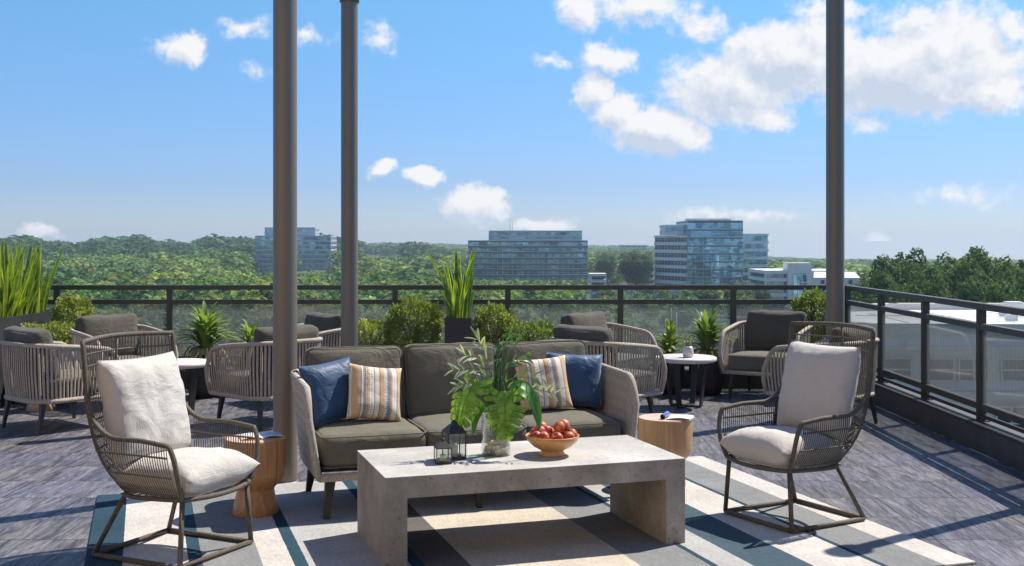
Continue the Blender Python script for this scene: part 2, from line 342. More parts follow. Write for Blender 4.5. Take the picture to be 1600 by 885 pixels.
def mat_stripe():
    m, nt, N, L, b = newmat('woven_stripe')
    tc = N.new('ShaderNodeTexCoord'); sp = N.new('ShaderNodeSeparateXYZ'); L.new(tc.outputs['Object'], sp.inputs[0])
    mr = N.new('ShaderNodeMapRange'); L.new(sp.outputs[0], mr.inputs[0]); mr.inputs[1].default_value = -.18; mr.inputs[2].default_value = .18
    cr = N.new('ShaderNodeValToRGB'); cr.color_ramp.interpolation = 'CONSTANT'; e = cr.color_ramp.elements
    tan = (.60, .40, .23, 1); cr_ = (.74, .69, .60, 1); gr = (.30, .29, .31, 1); br = (.36, .22, .12, 1)
    seq = [(0, cr_), (.08, tan), (.2, gr), (.225, cr_), (.25, gr), (.30, tan), (.35, cr_), (.43, gr), (.45, cr_), (.52, br), (.54, tan), (.60, cr_), (.66, gr), (.72, tan), (.75, cr_), (.83, gr), (.85, tan), (.94, cr_)]
    e[0].position = 0; e[0].color = seq[0][1]; e[1].position = seq[1][0]; e[1].color = seq[1][1]
    for p, c in seq[2:]:
        q = e.new(p); q.color = c
    L.new(mr.outputs[0], cr.inputs[0])
    mp = N.new('ShaderNodeMapping'); mp.inputs['Scale'].default_value = (1, 1, 0); L.new(tc.outputs['Object'], mp.inputs[0])
    v = N.new('ShaderNodeTexVoronoi'); v.inputs['Scale'].default_value = 75; v.inputs['Randomness'].default_value = .3; L.new(mp.outputs[0], v.inputs['Vector'])
    dots = ramp(nt, v.outputs['Distance'], .28, .35, .36, 1.0)
    g = N.new('ShaderNodeMath'); g.operation = 'PINGPONG'; g.inputs[1].default_value = .06; L.new(sp.outputs[0], g.inputs[0])
    gt = N.new('ShaderNodeMath'); gt.operation = 'GREATER_THAN'; gt.inputs[1].default_value = .036; L.new(g.outputs[0], gt.inputs[0])
    dm = mixc(nt, gt.outputs[0], (1, 1, 1), dots)
    c = mixc(nt, .85, cr.outputs[0], dm, 'MULTIPLY')
    L.new(c, b.inputs['Base Color']); b.inputs['Roughness'].default_value = .9
    p = bump(nt, b, noise(nt, 12, 3, dist=.5).outputs['Fac'], .4, .012); bump(nt, b, wave(nt, 90, 'X', 1), .4, .001, p); return m
M['stripe'] = mat_stripe()
def mat_weave():
    m, nt, N, L, b = newmat('sofa_weave')
    wx = wave(nt, 46, 'X', .4, rot=(0, 0, R(20))); wz = wave(nt, 60, 'Z', .8); wy = wave(nt, 46, 'Y', .4)
    mu = N.new('ShaderNodeMath'); mu.operation = 'MULTIPLY'; L.new(wz, mu.inputs[0])
    ad = N.new('ShaderNodeMath'); ad.operation = 'MAXIMUM'; L.new(wx, ad.inputs[0]); L.new(wy, ad.inputs[1]); L.new(ad.outputs[0], mu.inputs[1])
    n = noise(nt, 90, 4); c = ramp(nt, n.outputs['Fac'], .3, (.46, .40, .335), .7, (.72, .65, .565))
    c = mixc(nt, 1, c, ramp(nt, mu.outputs[0], .05, .55, .5, 1.0), 'MULTIPLY')
    L.new(c, b.inputs['Base Color']); b.inputs['Roughness'].default_value = .9; bump(nt, b, mu.outputs[0], .7, .003); return m
M['weave'] = mat_weave()
def mat_glass(name, tint, milk, milkcol, refl=1.0, rough=.02):
    m, nt, N, L, b = newmat(name); N.remove(b)
    t = N.new('ShaderNodeBsdfTransparent'); t.inputs[0].default_value = tint+(1,)
    d = N.new('ShaderNodeBsdfDiffuse'); d.inputs[0].default_value = milkcol+(1,)
    g = N.new('ShaderNodeBsdfGlossy'); g.inputs['Roughness'].default_value = rough
    fr = N.new('ShaderNodeLayerWeight'); fr.inputs[0].default_value = .5
    pw = N.new('ShaderNodeMath'); pw.operation = 'POWER'; pw.inputs[1].default_value = 4.2; L.new(fr.outputs['Facing'], pw.inputs[0])
    fm = N.new('ShaderNodeMath'); fm.operation = 'MULTIPLY_ADD'; fm.inputs[1].default_value = .8*refl; fm.inputs[2].default_value = .04*refl; L.new(pw.outputs[0], fm.inputs[0])
    tl = N.new('ShaderNodeBsdfTranslucent'); tl.inputs[0].default_value = milkcol+(1,)
    dm = N.new('ShaderNodeMixShader'); dm.inputs[0].default_value = .5; L.new(d.outputs[0], dm.inputs[1]); L.new(tl.outputs[0], dm.inputs[2])
    m1 = N.new('ShaderNodeMixShader'); m1.inputs[0].default_value = milk; L.new(t.outputs[0], m1.inputs[1]); L.new(dm.outputs[0], m1.inputs[2])
    m2 = N.new('ShaderNodeMixShader'); L.new(fm.outputs[0], m2.inputs[0]); L.new(m1.outputs[0], m2.inputs[1]); L.new(g.outputs[0], m2.inputs[2])
    L.new(m2.outputs[0], N['Material Output'].inputs[0]); return m
M['rail_glass'] = mat_glass('rail_glass', (.84, .86, .865), .20, (.50, .50, .51), .9)
M['clear_glass'] = mat_glass('clear_glass', (.95, .97, .96), .02, (.7, .75, .75), 1.4)
M['water'] = mat_glass('water', (.93, .95, .93), .10, (.55, .55, .48), .4)
def mat_tower_glass(name, c0, c1):
    m, nt, N, L, b = newmat(name)
    tc = N.new('ShaderNodeTexCoord')
    mp = N.new('ShaderNodeMapping'); mp.inputs['Scale'].default_value = (.3, .3, .25); L.new(tc.outputs['Object'], mp.inputs[0])
    v = N.new('ShaderNodeTexVoronoi'); v.inputs['Scale'].default_value = 1; v.distance = 'CHEBYCHEV'; L.new(mp.outputs[0], v.inputs['Vector'])
    n = noise(nt, .05, 3); f = mixc(nt, .5, v.outputs['Color'], n.outputs['Color'])
    L.new(ramp(nt, f, .35, c0, .65, c1), b.inputs['Base Color'])
    b.inputs['Metallic'].default_value = .75; b.inputs['Roughness'].default_value = .08
    bump(nt, b, noise(nt, .12, 3).outputs['Fac'], .25, .6)
    return m
M['tower_glass'] = mat_tower_glass('tower_glass', (.02, .065, .085), (.28, .50, .57))
M['tower_blue'] = mat_tower_glass('tower_blue', (.05, .19, .31), (.28, .55, .72))
M['tower_dark'] = mat_tower_glass('tower_dark', (.04, .09, .12), (.12, .20, .24))
M['window_glass'] = simple('window_glass', (.02, .045, .05), .12, .3, .6)
M['mullion'] = simple('mullion', (.62, .66, .68), .5, .05, 1)
M['spandrel_dark'] = simple('spandrel_dark', (.07, .11, .125), .4, .2, .1)
M['spandrel_pale'] = simple('spandrel_pale', (.45, .50, .52), .5, .1, .1)
def mat_tree(name, c0, c1, mass=False):
    m, nt, N, L, b = newmat(name)
    n = noise(nt, .45, 4, .6, coord='Object')
    c = ramp(nt, n.outputs['Fac'], .32, c0, .68, c1)
    if mass:
        at = N.new('ShaderNodeAttribute'); at.attribute_name = 'tint'
        c = mixc(nt, 1, c, at.outputs['Color'], 'MULTIPLY')
    else:
        oi = N.new('ShaderNodeObjectInfo'); h = N.new('ShaderNodeHueSaturation')
        mr = N.new('ShaderNodeMapRange'); L.new(oi.outputs['Random'], mr.inputs[0]); mr.inputs[3].default_value = .465; mr.inputs[4].default_value = .515
        mv = N.new('ShaderNodeMapRange'); L.new(oi.outputs['Random'], mv.inputs[0]); mv.inputs[3].default_value = 1.35; mv.inputs[4].default_value = .75
        L.new(mr.outputs[0], h.inputs['Hue']); L.new(mv.outputs[0], h.inputs['Value']); L.new(c, h.inputs['Color']); c = h.outputs[0]
    L.new(c, b.inputs['Base Color']); b.inputs['Roughness'].default_value = .7; b.inputs['Specular IOR Level'].default_value = .2
    tr = N.new('ShaderNodeBsdfTranslucent'); L.new(mixc(nt, 1, c, (1.2, 1.35, .5), 'MULTIPLY'), tr.inputs[0])
    mx = N.new('ShaderNodeMixShader'); mx.inputs[0].default_value = .3
    L.new(b.outputs[0], mx.inputs[1]); L.new(tr.outputs[0], mx.inputs[2]); L.new(mx.outputs[0], N['Material Output'].inputs[0]); return m
M['tree'] = mat_tree('tree_leaves', (.070, .125, .042), (.18, .25, .09))
M['tree_dark'] = mat_tree('tree_leaves_dark', (.045, .095, .035), (.115, .19, .065))
M['tree_mass'] = mat_tree('tree_mass', (.068, .130, .048), (.235, .310, .115), True)
M['land'] = simple('land', (.045, .080, .022), .95, .5, .02)

def mat_peach():
    m, nt, N, L, b = newmat('peach_skin')
    n = noise(nt, 22, 3, .5); c = ramp(nt, n.outputs['Fac'], .42, (.30, .016, .016), .68, (.68, .27, .07))
    oi = N.new('ShaderNodeObjectInfo')
    L.new(c, b.inputs['Base Color']); b.inputs['Roughness'].default_value = .5; b.inputs['Sheen Weight'].default_value = .08
    bump(nt, b, noise(nt, 300, 2).outputs['Fac'], .15, .001); return m
M['peach'] = mat_peach()

# ------------------------------------------------------------------ mesh helpers
class MB:
    def __init__(s): s.v = []; s.f = []; s.mi = []; s.sm = []; s.cur = 0
    def add(s, vs, fs, smooth=False):
        o = len(s.v); s.v.extend([tuple(v) for v in vs])
        for f in fs: s.f.append([i+o for i in f]); s.mi.append(s.cur); s.sm.append(smooth)
    def box(s, c, d, rz=0, taper=1.0, rot=None):
        hx, hy, hz = d[0]/2, d[1]/2, d[2]/2; vs = []
        for z, k in ((-hz, 1), (hz, taper)):
            for x, y in ((-hx, -hy), (hx, -hy), (hx, hy), (-hx, hy)): vs.append(Vector((x*k, y*k, z)))
        mt = rot if rot else Matrix.Rotation(rz, 3, 'Z')
        vs = [mt @ v + Vector(c) for v in vs]
        s.add(vs, [(3, 2, 1, 0), (4, 5, 6, 7), (0, 1, 5, 4), (1, 2, 6, 5), (2, 3, 7, 6), (3, 0, 4, 7)])
    def tube(s, pts, r, n=8, cap=True, smooth=True, closed=False, flat=1.0, up=None):
        pts = [Vector(p) for p in pts]; k = len(pts)
        rs = r if isinstance(r, (list, tuple)) else [r]*k
        rings = []; prev = None
        for i, p in enumerate(pts):
            if closed: t = pts[(i+1) % k]-pts[i-1]
            else: t = pts[min(i+1, k-1)]-pts[max(i-1, 0)]
            if t.length < 1e-9: t = Vector((0, 0, 1))
            t.normalize()
            if prev is None:
                a = Vector(up) if up else (Vector((0, 0, 1)) if abs(t.z) < .9 else Vector((1, 0, 0)))
                u = (a - t*a.dot(t)).normalized()
            else:
                u = prev - t*prev.dot(t)
                u = u.normalized() if u.length > 1e-6 else t.orthogonal().normalized()
            prev = u; w = t.cross(u)
            rings.append([p + (u*math.cos(2*PI*j/n) + w*math.sin(2*PI*j/n)*flat)*rs[i] for j in range(n)])
        vs = [v for rg in rings for v in rg]; fs = []
        kk = k if closed else k-1
        for i in range(kk):
            a = i*n; b = ((i+1) % k)*n
            for j in range(n): fs.append((a+j, a+(j+1) % n, b+(j+1) % n, b+j))
        if cap and not closed: fs.append(tuple(range(n-1, -1, -1))); fs.append(tuple((k-1)*n+j for j in range(n)))
        s.add(vs, fs, smooth)
    def lathe(s, prof, n=40, c=(0, 0, 0), smooth=True, rfun=None):
        vs = []; fs = []
        for (r, z) in prof:
            for j in range(n):
                a = 2*PI*j/n; rr = r*(rfun(a, z) if rfun else 1)
                vs.append((c[0]+rr*math.cos(a), c[1]+rr*math.sin(a), c[2]+z))
        for i in range(len(prof)-1):
            for j in range(n): fs.append((i*n+j, i*n+(j+1) % n, (i+1)*n+(j+1) % n, (i+1)*n+j))
        s.add(vs, fs, smooth)
    def disc(s, r, z, n=40, c=(0, 0), up=True, smooth=False, rfun=None):
        vs = [(c[0]+r*(rfun(2*PI*j/n, z) if rfun else 1)*math.cos(2*PI*j/n), c[1]+r*(rfun(2*PI*j/n, z) if rfun else 1)*math.sin(2*PI*j/n), z) for j in range(n)]
        s.add(vs, [tuple(range(n)) if up else tuple(range(n-1, -1, -1))], smooth)
    def prism(s, pts, z0, z1, cap=True):
        n = len(pts); vs = [(x, y, z0) for x, y in pts]+[(x, y, z1) for x, y in pts]
        fs = [(i, (i+1) % n, n+(i+1) % n, n+i) for i in range(n)]
        if cap: fs += [tuple(range(n-1, -1, -1)), tuple(range(n, 2*n))]
        s.add(vs, fs)
    def grid(s, fn, nu, nv, smooth=True, closed_u=False):
        vs = [fn(i/(nu-1 if not closed_u else nu), j/(nv-1)) for i in range(nu) for j in range(nv)]; fs = []
        for i in range(nu if closed_u else nu-1):
            for j in range(nv-1):
                a = i*nv+j; b = ((i+1) % nu)*nv+j
                fs.append((a, b, b+1, a+1))
        s.add(vs, fs, smooth)
    def build(s, name, mat, parent=None, loc=None, rz=None, bev=0, label=None):
        me = bpy.data.meshes.new(name); me.from_pydata(s.v, [], s.f)
        mats = mat if isinstance(mat, (list, tuple)) else [mat]
        for m_ in mats: me.materials.append(m_)
        me.polygons.foreach_set('material_index', s.mi); me.polygons.foreach_set('use_smooth', s.sm); me.update()
        o = bpy.data.objects.new(name, me); COL.objects.link(o)
        if parent: o.parent = parent
        if loc is not None: o.location = loc
        if rz is not None: o.rotation_euler = (0, 0, rz)
        if bev:
            bm = bmesh.new(); bm.from_mesh(me); bmesh.ops.remove_doubles(bm, verts=bm.verts, dist=1e-5)
            bmesh.ops.bevel(bm, geom=[e for e in bm.edges if len(e.link_faces) == 2 and e.calc_face_angle(0) > .5], offset=bev, segments=2, affect='EDGES', clamp_overlap=True)
            bm.to_mesh(me); bm.free()
        if label: o['label'] = label
        return o
def npmesh(name, V, F, mat, parent=None, loc=None, tint=None, smooth=False):
    me = bpy.data.meshes.new(name); nv = len(V); nf, k = F.shape
    me.vertices.add(nv); me.vertices.foreach_set('co', V.astype(np.float32).ravel())
    me.loops.add(nf*k); me.loops.foreach_set('vertex_index', F.astype(np.int32).ravel())
    me.polygons.add(nf); me.polygons.foreach_set('loop_start', np.arange(0, nf*k, k, dtype=np.int32))
    me.update(calc_edges=True)
    if tint is not None:
        a = me.color_attributes.new('tint', 'FLOAT_COLOR', 'POINT')
        a.data.foreach_set('color', np.concatenate([tint, np.ones((nv, 1))], 1).astype(np.float32).ravel())
    me.materials.append(mat)
    o = bpy.data.objects.new(name, me); COL.objects.link(o)
    if parent: o.parent = parent
    if loc is not None: o.location = loc
    return o
def tag(o, label=None, cat=None, group=None, kind=None):
    if label: o['label'] = label
    if cat: o['category'] = cat
    if group: o['group'] = group
    if kind: o['kind'] = kind
    return o
def thing(name, label, cat, loc=(0, 0, 0), rz=0, group=None):
    o = bpy.data.objects.new(name, None); COL.objects.link(o); o.location = loc; o.rotation_euler = (0, 0, rz); o.empty_display_size = .2
    return tag(o, label, cat, group)
def copy_tree(o, parent=None):
    c = o.copy(); COL.objects.link(c); c.parent = parent
    for ch in list(o.children): copy_tree(ch, c)
    return c
def smoothpath(pts, n=6):
    P = [Vector(p) for p in pts]; out = []
    for i in range(len(P)-1):
        p0 = P[max(i-1, 0)]; p1 = P[i]; p2 = P[i+1]; p3 = P[min(i+2, len(P)-1)]
        for j in range(n):
            t = j/n; out.append(.5*((2*p1)+(p2-p0)*t+(2*p0-5*p1+4*p2-p3)*t*t+(3*p1-p0-3*p2+p3)*t*t*t))
    out.append(P[-1]); return out
def cushion_mb(w, d, h, r=.05, crown=.02, n=14, seed=0, wr=.006, mat=None):
    """rounded soft box, local centre at origin, size w (x) d (y) h (z)"""
    mb = MB(); mt = mat or Matrix.Identity(4); key = {}
    vs = []; fs = []
    hx, hy, hz = w/2, d/2, h/2; r = min(r, hz*.98)
    def P(x, y, z):
        p = Vector((x*hx, y*hy, z*hz))
        q = Vector((max(-hx+r, min(hx-r, p.x)), max(-hy+r, min(hy-r, p.y)), max(-hz+r, min(hz-r, p.z))))
        dlt = p-q
        if dlt.length > 1e-9: p = q+dlt.normalized()*r
        bx = (1-x*x); by = (1-y*y); bz = (1-z*z)
        mn = min(hx, hy, hz); kz, kx, ky = [1.0 if q_ == mn else .16 for q_ in (hz, hx, hy)]
        p.z += z*crown*bx*by*kz; p.x += x*crown*by*bz*kx; p.y += y*crown*bx*bz*ky
        nn = mnoise.noise(Vector((p.x*7+seed*3.1, p.y*7, p.z*7)))*wr + mnoise.noise(Vector((p.x*18, p.y*18+seed, p.z*18)))*wr*.45
        p += p.normalized()*nn
        return mt @ p
    def idx(x, y, z):
        k = (round(x, 4), round(y, 4), round(z, 4))
        if k not in key: key[k] = len(vs); vs.append(P(x, y, z))
        return key[k]
    # non-uniform spacing so edges are denser
    g = [math.sin((-1+2*i/n)*PI/2*.999) if True else 0 for i in range(n+1)]
    g[0] = -1; g[-1] = 1
    for ax in range(3):
        for sgn in (-1, 1):
            for i in range(n):
                for j in range(n):
                    q = []
                    for a, b in ((i, j), (i+1, j), (i+1, j+1), (i, j+1)):
                        c = [0, 0, 0]; c[ax] = sgn; c[(ax+1) % 3] = g[a]; c[(ax+2) % 3] = g[b]; q.append(idx(*c))
                    fs.append(q if sgn > 0 else q[::-1])
    mb.add(vs, fs, True); return mb
def piping(mb, w, d, z, r, crown=0, mt=None, r2=.05, rr=.004):
    pts = []
    for k in range(4):
        cx = (1, -1, -1, 1)[k]*(w/2-r2); cy = (1, 1, -1, -1)[k]*(d/2-r2)
        for a in range(0, 91, 18):
            t = R(a+90*k); pts.append((mt or Matrix.Identity(4)) @ Vector((cx+math.cos(t)*r2, cy+math.sin(t)*r2, z)))
    mb.tube(pts, rr, 6, closed=True)
def rrect(w, h, r):
    out = []
    for k in range(4):
        cx = (1, -1, -1, 1)[k]*(w/2-r); cy = (1, 1, -1, -1)[k]*(h/2-r)
        for a in range(0, 91, 18): t = R(a+90*k); out.append((0, cx+math.cos(t)*r, cy+math.sin(t)*r))
    return out
def pillow_mb(w, h, t, pinch=.07, n=22, seed=0, mat=None, wr=.008):
    """throw pillow in local x (w) y (h) z (t)"""
    mb = MB(); mt = mat or Matrix.Identity(4)
    def P(u, v, s):
        u = 2*u-1; v = 2*v-1
        x = u*w/2*(1-pinch*(1-v*v)*abs(u)**2); y = v*h/2*(1-pinch*(1-u*u)*abs(v)**2)
        b = max(0, (1-u**4))**.55*max(0, (1-v**4))**.55
        z = s*t/2*b
        nn = mnoise.noise(Vector((x*9+seed*5, y*9, s*2)))*wr+mnoise.noise(Vector((x*24, y*24+seed, s*3)))*wr*.5
        z += nn*min(1, b*1.6)
        # pull creases from the corners
        cr = math.sin(math.atan2(v, u)*8+seed)*.004*(abs(u)**3+abs(v)**3)*b
        return mt @ Vector((x, y, z+s*cr))
    mb.grid(lambda a, b: P(a, b, 1), n, n); mb.grid(lambda a, b: P(1-a, b, -1), n, n)
    return mb
def weld(o, d=1e-4):
    bm = bmesh.new(); bm.from_mesh(o.data); bmesh.ops.remove_doubles(bm, verts=bm.verts, dist=d); bm.to_mesh(o.data); bm.free(); return o
def tilt(loc, rx=0, ry=0, rz=0):
    return Matrix.Translation(loc) @ Matrix.Rotation(rz, 4, 'Z') @ Matrix.Rotation(ry, 4, 'Y') @ Matrix.Rotation(rx, 4, 'X')

# uv frame of the seating group (rug, sofa, coffee table)
TH = R(18); U = Vector((math.cos(TH), math.sin(TH), 0)); W = Vector((-math.sin(TH), math.cos(TH), 0))
def uv(u, v, z=0): return U*u + W*v + Vector((0, 0, z))

# ------------------------------------------------------------------ terrain and far setting
GZ = -28.0
def land_h(x, y):
    d = math.hypot(x, y); a = math.degrees(math.atan2(x, y))
    z = GZ
    # left ridge
    g = math.exp(-((d-1350)/420)**2)
    aw = 1/(1+math.exp((a+4.6)/1.1))
    z += 15.5*g*aw*(1+.25*math.sin(a*1.3+1)+.12*math.sin(a*3.7))
    # low hill in the middle distance
    z += 9*math.exp(-((d-2700)/500)**2)*math.exp(-((a+6)/4.0)**2)
    # ground falls away to the right
    rr = 1/(1+math.exp(-(a-11)/1.2)); z -= rr*max(0, d-500)*.0135
    z += 1.5*math.sin(x*.01)*math.cos(y*.013)*min(1, d/400)
    return z
def build_land():
    V = []; F = []
    rs = [0, 30, 60, 100, 150, 200, 260, 330, 420, 520, 640, 780, 940, 1100, 1250, 1400, 1550, 1750, 2000, 2300, 2600, 2900, 3300, 3800, 4300]
    n = 180
    for r in rs:
        for j in range(n):
            a = 2*PI*j/n; V.append((r*math.sin(a), r*math.cos(a), land_h(r*math.sin(a), r*math.cos(a)) if r else GZ))
    for i in range(len(rs)-1):
        for j in range(n): F.append((i*n+j, i*n+(j+1) % n, (i+1)*n+(j+1) % n, (i+1)*n+j))
    mb = MB(); mb.add(V, [f[::-1] for f in F], True)
    o = mb.build('ground', M['land']); o['kind'] = 'structure'
build_land()

rng = np.random.default_rng(5)
def crown_arrays(nl, rad, h, leaf, lobes=14, seed=0, rlo=.30, rhi=.22):
    g = np.random.default_rng(seed)
    # lobe centres in an ellipsoid
    c = g.normal(size=(lobes, 3)); c /= np.linalg.norm(c, axis=1)[:, None]; c *= (g.random((lobes, 1))**.4)*.62
    c[:, 2] = c[:, 2]*1.0
    rl = rlo+rhi*g.random(lobes)
    k = g.integers(0, lobes, nl)
    d = g.normal(size=(nl, 3)); d /= np.linalg.norm(d, axis=1)[:, None]
    d[:, 2] = np.where((d[:, 2] < -.3) & (g.random(nl) < .6), -d[:, 2], d[:, 2])
    rr = (.55+.45*g.random(nl)**.5)
    p = c[k]+d*(rl[k]*rr)[:, None]
    ctr = p*np.array([rad, rad, h/2])+np.array([0, 0, h/2])
    nrm = d*1.0+g.normal(size=(nl, 3))*.55; nrm /= np.linalg.norm(nrm, axis=1)[:, None]
    a = np.cross(nrm, g.normal(size=(nl, 3))); a /= np.linalg.norm(a, axis=1)[:, None]; b = np.cross(nrm, a)
    s = leaf*(.6+.8*g.random((nl, 1)))*.5
    a = a*s; b = b*s*.75
    V = np.stack([ctr-a-b*.3, ctr+b-a*.1, ctr+a+b*.2, ctr-b+a*.15], 1).reshape(-1, 3)
    F = np.arange(nl*4).reshape(-1, 4)
    return V, F
def make_tree(name, rad, h, trunk_h, nl, leaf, seed, mat, label, group, loc, lobes=16, rlo=.30, rhi=.22):
    t = thing(name, label, 'tree', loc, random.random()*6.28, group)
    V, F = crown_arrays(nl, rad, h, leaf, lobes, seed, rlo, rhi)
    V[:, 2] += trunk_h
    npmesh('crown', V, F, mat, t)
    mb = MB(); mb.tube([(0, 0, -1), (0, 0, trunk_h*.5), (.15, .1, trunk_h+h*.35), (.1, 0, trunk_h+h*.75)], [.45, .36, .22, .06], 8)
    g = random.Random(seed)
    for k in range(7):
        a = g.random()*6.28; z0 = trunk_h*(.8)+h*.08*k
        mb.tube([(0.05, 0, z0), (math.cos(a)*rad*.3, math.sin(a)*rad*.3, z0+h*.12), (math.cos(a)*rad*.6, math.sin(a)*rad*.6, z0+h*.26)], [.16, .10, .03], 5)
    mb.build('trunk', M['bark'], t)
    return t
# building footprints to keep trees out of: (x, y, r)
KEEP = [(26, 58, 46), (0, 0, 70)]
roads = [((48, 760), (50, 640), (62, 520), (84, 430), (120, 370), (190, 330), (300, 320)), ]
def near_road(x, y, w):
    for rd in roads:
        for (ax, ay), (bx, by) in zip(rd, rd[1:]):
            dx, dy = bx-ax, by-ay; t = max(0, min(1, ((x-ax)*dx+(y-ay)*dy)/(dx*dx+dy*dy)))
            if math.hypot(x-ax-t*dx, y-ay-t*dy) < w: return True
    return False
BOX = []   # filled by buildings: (xmin,xmax,ymin,ymax)
def blocked(x, y, m=6):
    for a, b, c, d in BOX:
        if a-m < x < b+m and c-m < y < d+m: return True
    return False
def pxw(px, d): return (px-800)*d/1770
def pz(py, d): return 1.55-(py-377)*d/1770

# ---- distant buildings
def inset(pts, k):
    cx = sum(p[0] for p in pts)/len(pts); cy = sum(p[1] for p in pts)/len(pts); out = []
    n = len(pts)
    for i in range(n):
        p0, p1, p2 = Vector(pts[i-1]), Vector(pts[i]), Vector(pts[(i+1) % n])
        e1 = (p1-p0).normalized(); e2 = (p2-p1).normalized(); n1 = Vector((-e1.y, e1.x)); n2 = Vector((-e2.y, e2.x))
        b = (n1+n2); b = b/max(.3, b.length_squared)*2
        out.append((p1.x+b.x*k, p1.y+b.y*k))
    return out
def office(par, plan, z0, z1, fh, glass, span, span_frac, mull=3.0, proud=.25, roof='roof_grey', gap=0.0, mullm='mullion'):
    """plan counter-clockwise (x,y); window bands and spandrels storey by storey from the top down"""
    k = 0; z = z1; par_h = 1.1
    mb = MB(); mb.prism(plan, z1-par_h, z1); mb.build('parapet', M[span], par)
    mb = MB(); mb.prism(inset(plan, 1.0), z1+.01, z1+.05); mb.build('roof', M[roof], par)
    z = z1-par_h
    ins = inset(plan, proud)
    while z > z0+1:
        zb = max(z0, z-fh); zs = zb+(z-zb)*span_frac
        mb = MB(); mb.prism(ins, zs, z, cap=False)
        mb.cur = 1; n = len(plan)
        for i in range(n):
            a = Vector(ins[i]); b = Vector(ins[(i+1) % n]); ln = (b-a).length; q = int(ln/mull)
            e = (b-a).normalized() if ln > 1e-6 else Vector((1, 0)); ang = math.atan2(e.y, e.x)
            for j in range(0, q+1):
                p = a+(b-a)*(j/max(1, q)); mb.box((p.x, p.y, (zs+z)/2), (.14, .22, z-zs), ang)
            mid = (a+b)/2; mb.box((mid.x, mid.y, zs+(z-zs)*.62), (ln, .16, .10), ang)
            mb.box((mid.x, mid.y, zs+.12), (ln+.3, .55, .34), ang)
        mb.build('window_band', [M[glass], M[mullm]], par)
        if zs-zb > .05:
            mb = MB(); mb.prism(plan, zb, zs); mb.build('spandrel', M[span], par)
        z = zb
# middle glass office block
def bbox(pts, m=3): BOX.append((min(p[0] for p in pts)-m, max(p[0] for p in pts)+m, min(p[1] for p in pts)-m, max(p[1] for p in pts)+m))
d = 760
b = thing('office_building', 'long dark teal glass office block, left of the white-banded tower', 'office building')
front = []
for i in range(13):
    t = i/12; x = pxw(730+t*190, d); front.append((x, d + 10*(2*t-1)**2 + (3 if t < .17 else 0)))
plan = front+[(front[-1][0]+1, d+45), (front[0][0]-1, d+45)]
bbox(plan); office(b, plan, GZ, pz(376, d), 3.9, 'tower_glass', 'spandrel_dark', .34, 3.2, .2)
plan2 = [(pxw(763+(911-763)*i/8, d), d+5+5*(2*i/8-1)**2) for i in range(9)]; plan2 += [(plan2[-1][0], d+38), (plan2[0][0], d+38)]
office(b, plan2, pz(376, d)+.2, pz(360.5, d), 3.3, 'tower_glass', 'spandrel_pale', .3, 3.2, .2)
mb = MB(); x0 = pxw(797, d)
mb.tube([(x0, d+20, pz(361, d)), (x0, d+20, pz(341, d))], .18, 6); mb.tube([(x0+1.6, d+20, pz(361, d)), (x0+1.6, d+20, pz(341, d))], .18, 6); mb.tube([(x0, d+20, pz(341, d)), (x0+1.6, d+20, pz(341, d))], .16, 6)
mb.build('antenna', M['mullion'], b)
# left glass office block
d = 930
b = thing('office_building', 'pale blue glass office tower with a rounded corner behind the thick pillar', 'office building')
cx0, cx1 = pxw(395, d), pxw(516, d)
plan = [(cx0+2, d+14), (cx0, d+8), (cx0+2.5, d+3), (cx0+8, d)]+[(cx0+8+(cx1-cx0-8)*i/6, d+(i/6)**2*4) for i in range(1, 7)]+[(cx1, d+34), (cx0+2, d+34)]
bbox(plan); office(b, plan, GZ, pz(368.5, d), 3.8, 'tower_glass', 'spandrel_pale', .28, 3.2, .2)
plan2 = [(pxw(411, d), d+6), (pxw(490, d), d+8), (pxw(490, d), d+28), (pxw(411, d), d+28)]
office(b, plan2, pz(368.5, d)+.2, pz(355.5, d), 3.4, 'tower_blue', 'spandrel_pale', .3, 3.2, .2)
# right office block with white bands
d = 570
b = thing('office_building', 'tall office tower with a blue glass centre and white-banded wings', 'office building')
xa, xb, xc, xd = pxw(1022, d+34), pxw(1074.5, d), pxw(1161, d), pxw(1201, d+6)
wing_l = [(xa, d+34), (xb+1, d+3), (xb+1, d+40), (xa+6, d+60)]
bbox(wing_l); office(b, wing_l, GZ, pz(368, d), 4.0, 'tower_dark', 'white_wall', .38, 3.0, .5)
wing_r = [(xc-1, d+3), (xd, d+6), (xd, d+40), (xc-1, d+40)]
bbox(wing_r); office(b, wing_r, GZ, pz(365.5, d), 4.0, 'tower_blue', 'white_wall', .34, 3.0, .5)
ctr = [(xb, d)]+[(xb+(xc-xb)*t, d-1.6*math.sin(t*PI)) for t in (.14, .28, .42, .56, .70, .85)]+[(xc, d), (xc, d+40), (xb, d+40)]
bbox(ctr); office(b, ctr, GZ, pz(345, d), 4.0, 'tower_blue', 'spandrel_dark', .16, 3.4, .12, gap=0)
pent = [(pxw(1045, d), d+16), (xb-.05, d+12), (xb-.05, d+34), (pxw(1045, d), d+36)]
office(b, pent, pz(368, d)+.3, pz(351, d), 5.0, 'tower_blue', 'white_wall', .4, 3.0, .3)
mb = MB(); mb.box((pxw(1118, d), d+22, pz(343, d)), (22, 12, 1.4)); mb.tube([(pxw(1152, d), d+10, pz(346, d)), (pxw(1152, d), d+10, pz(337, d))], .12, 6)
mb.build('roof_plant', M['white_wall'], b)
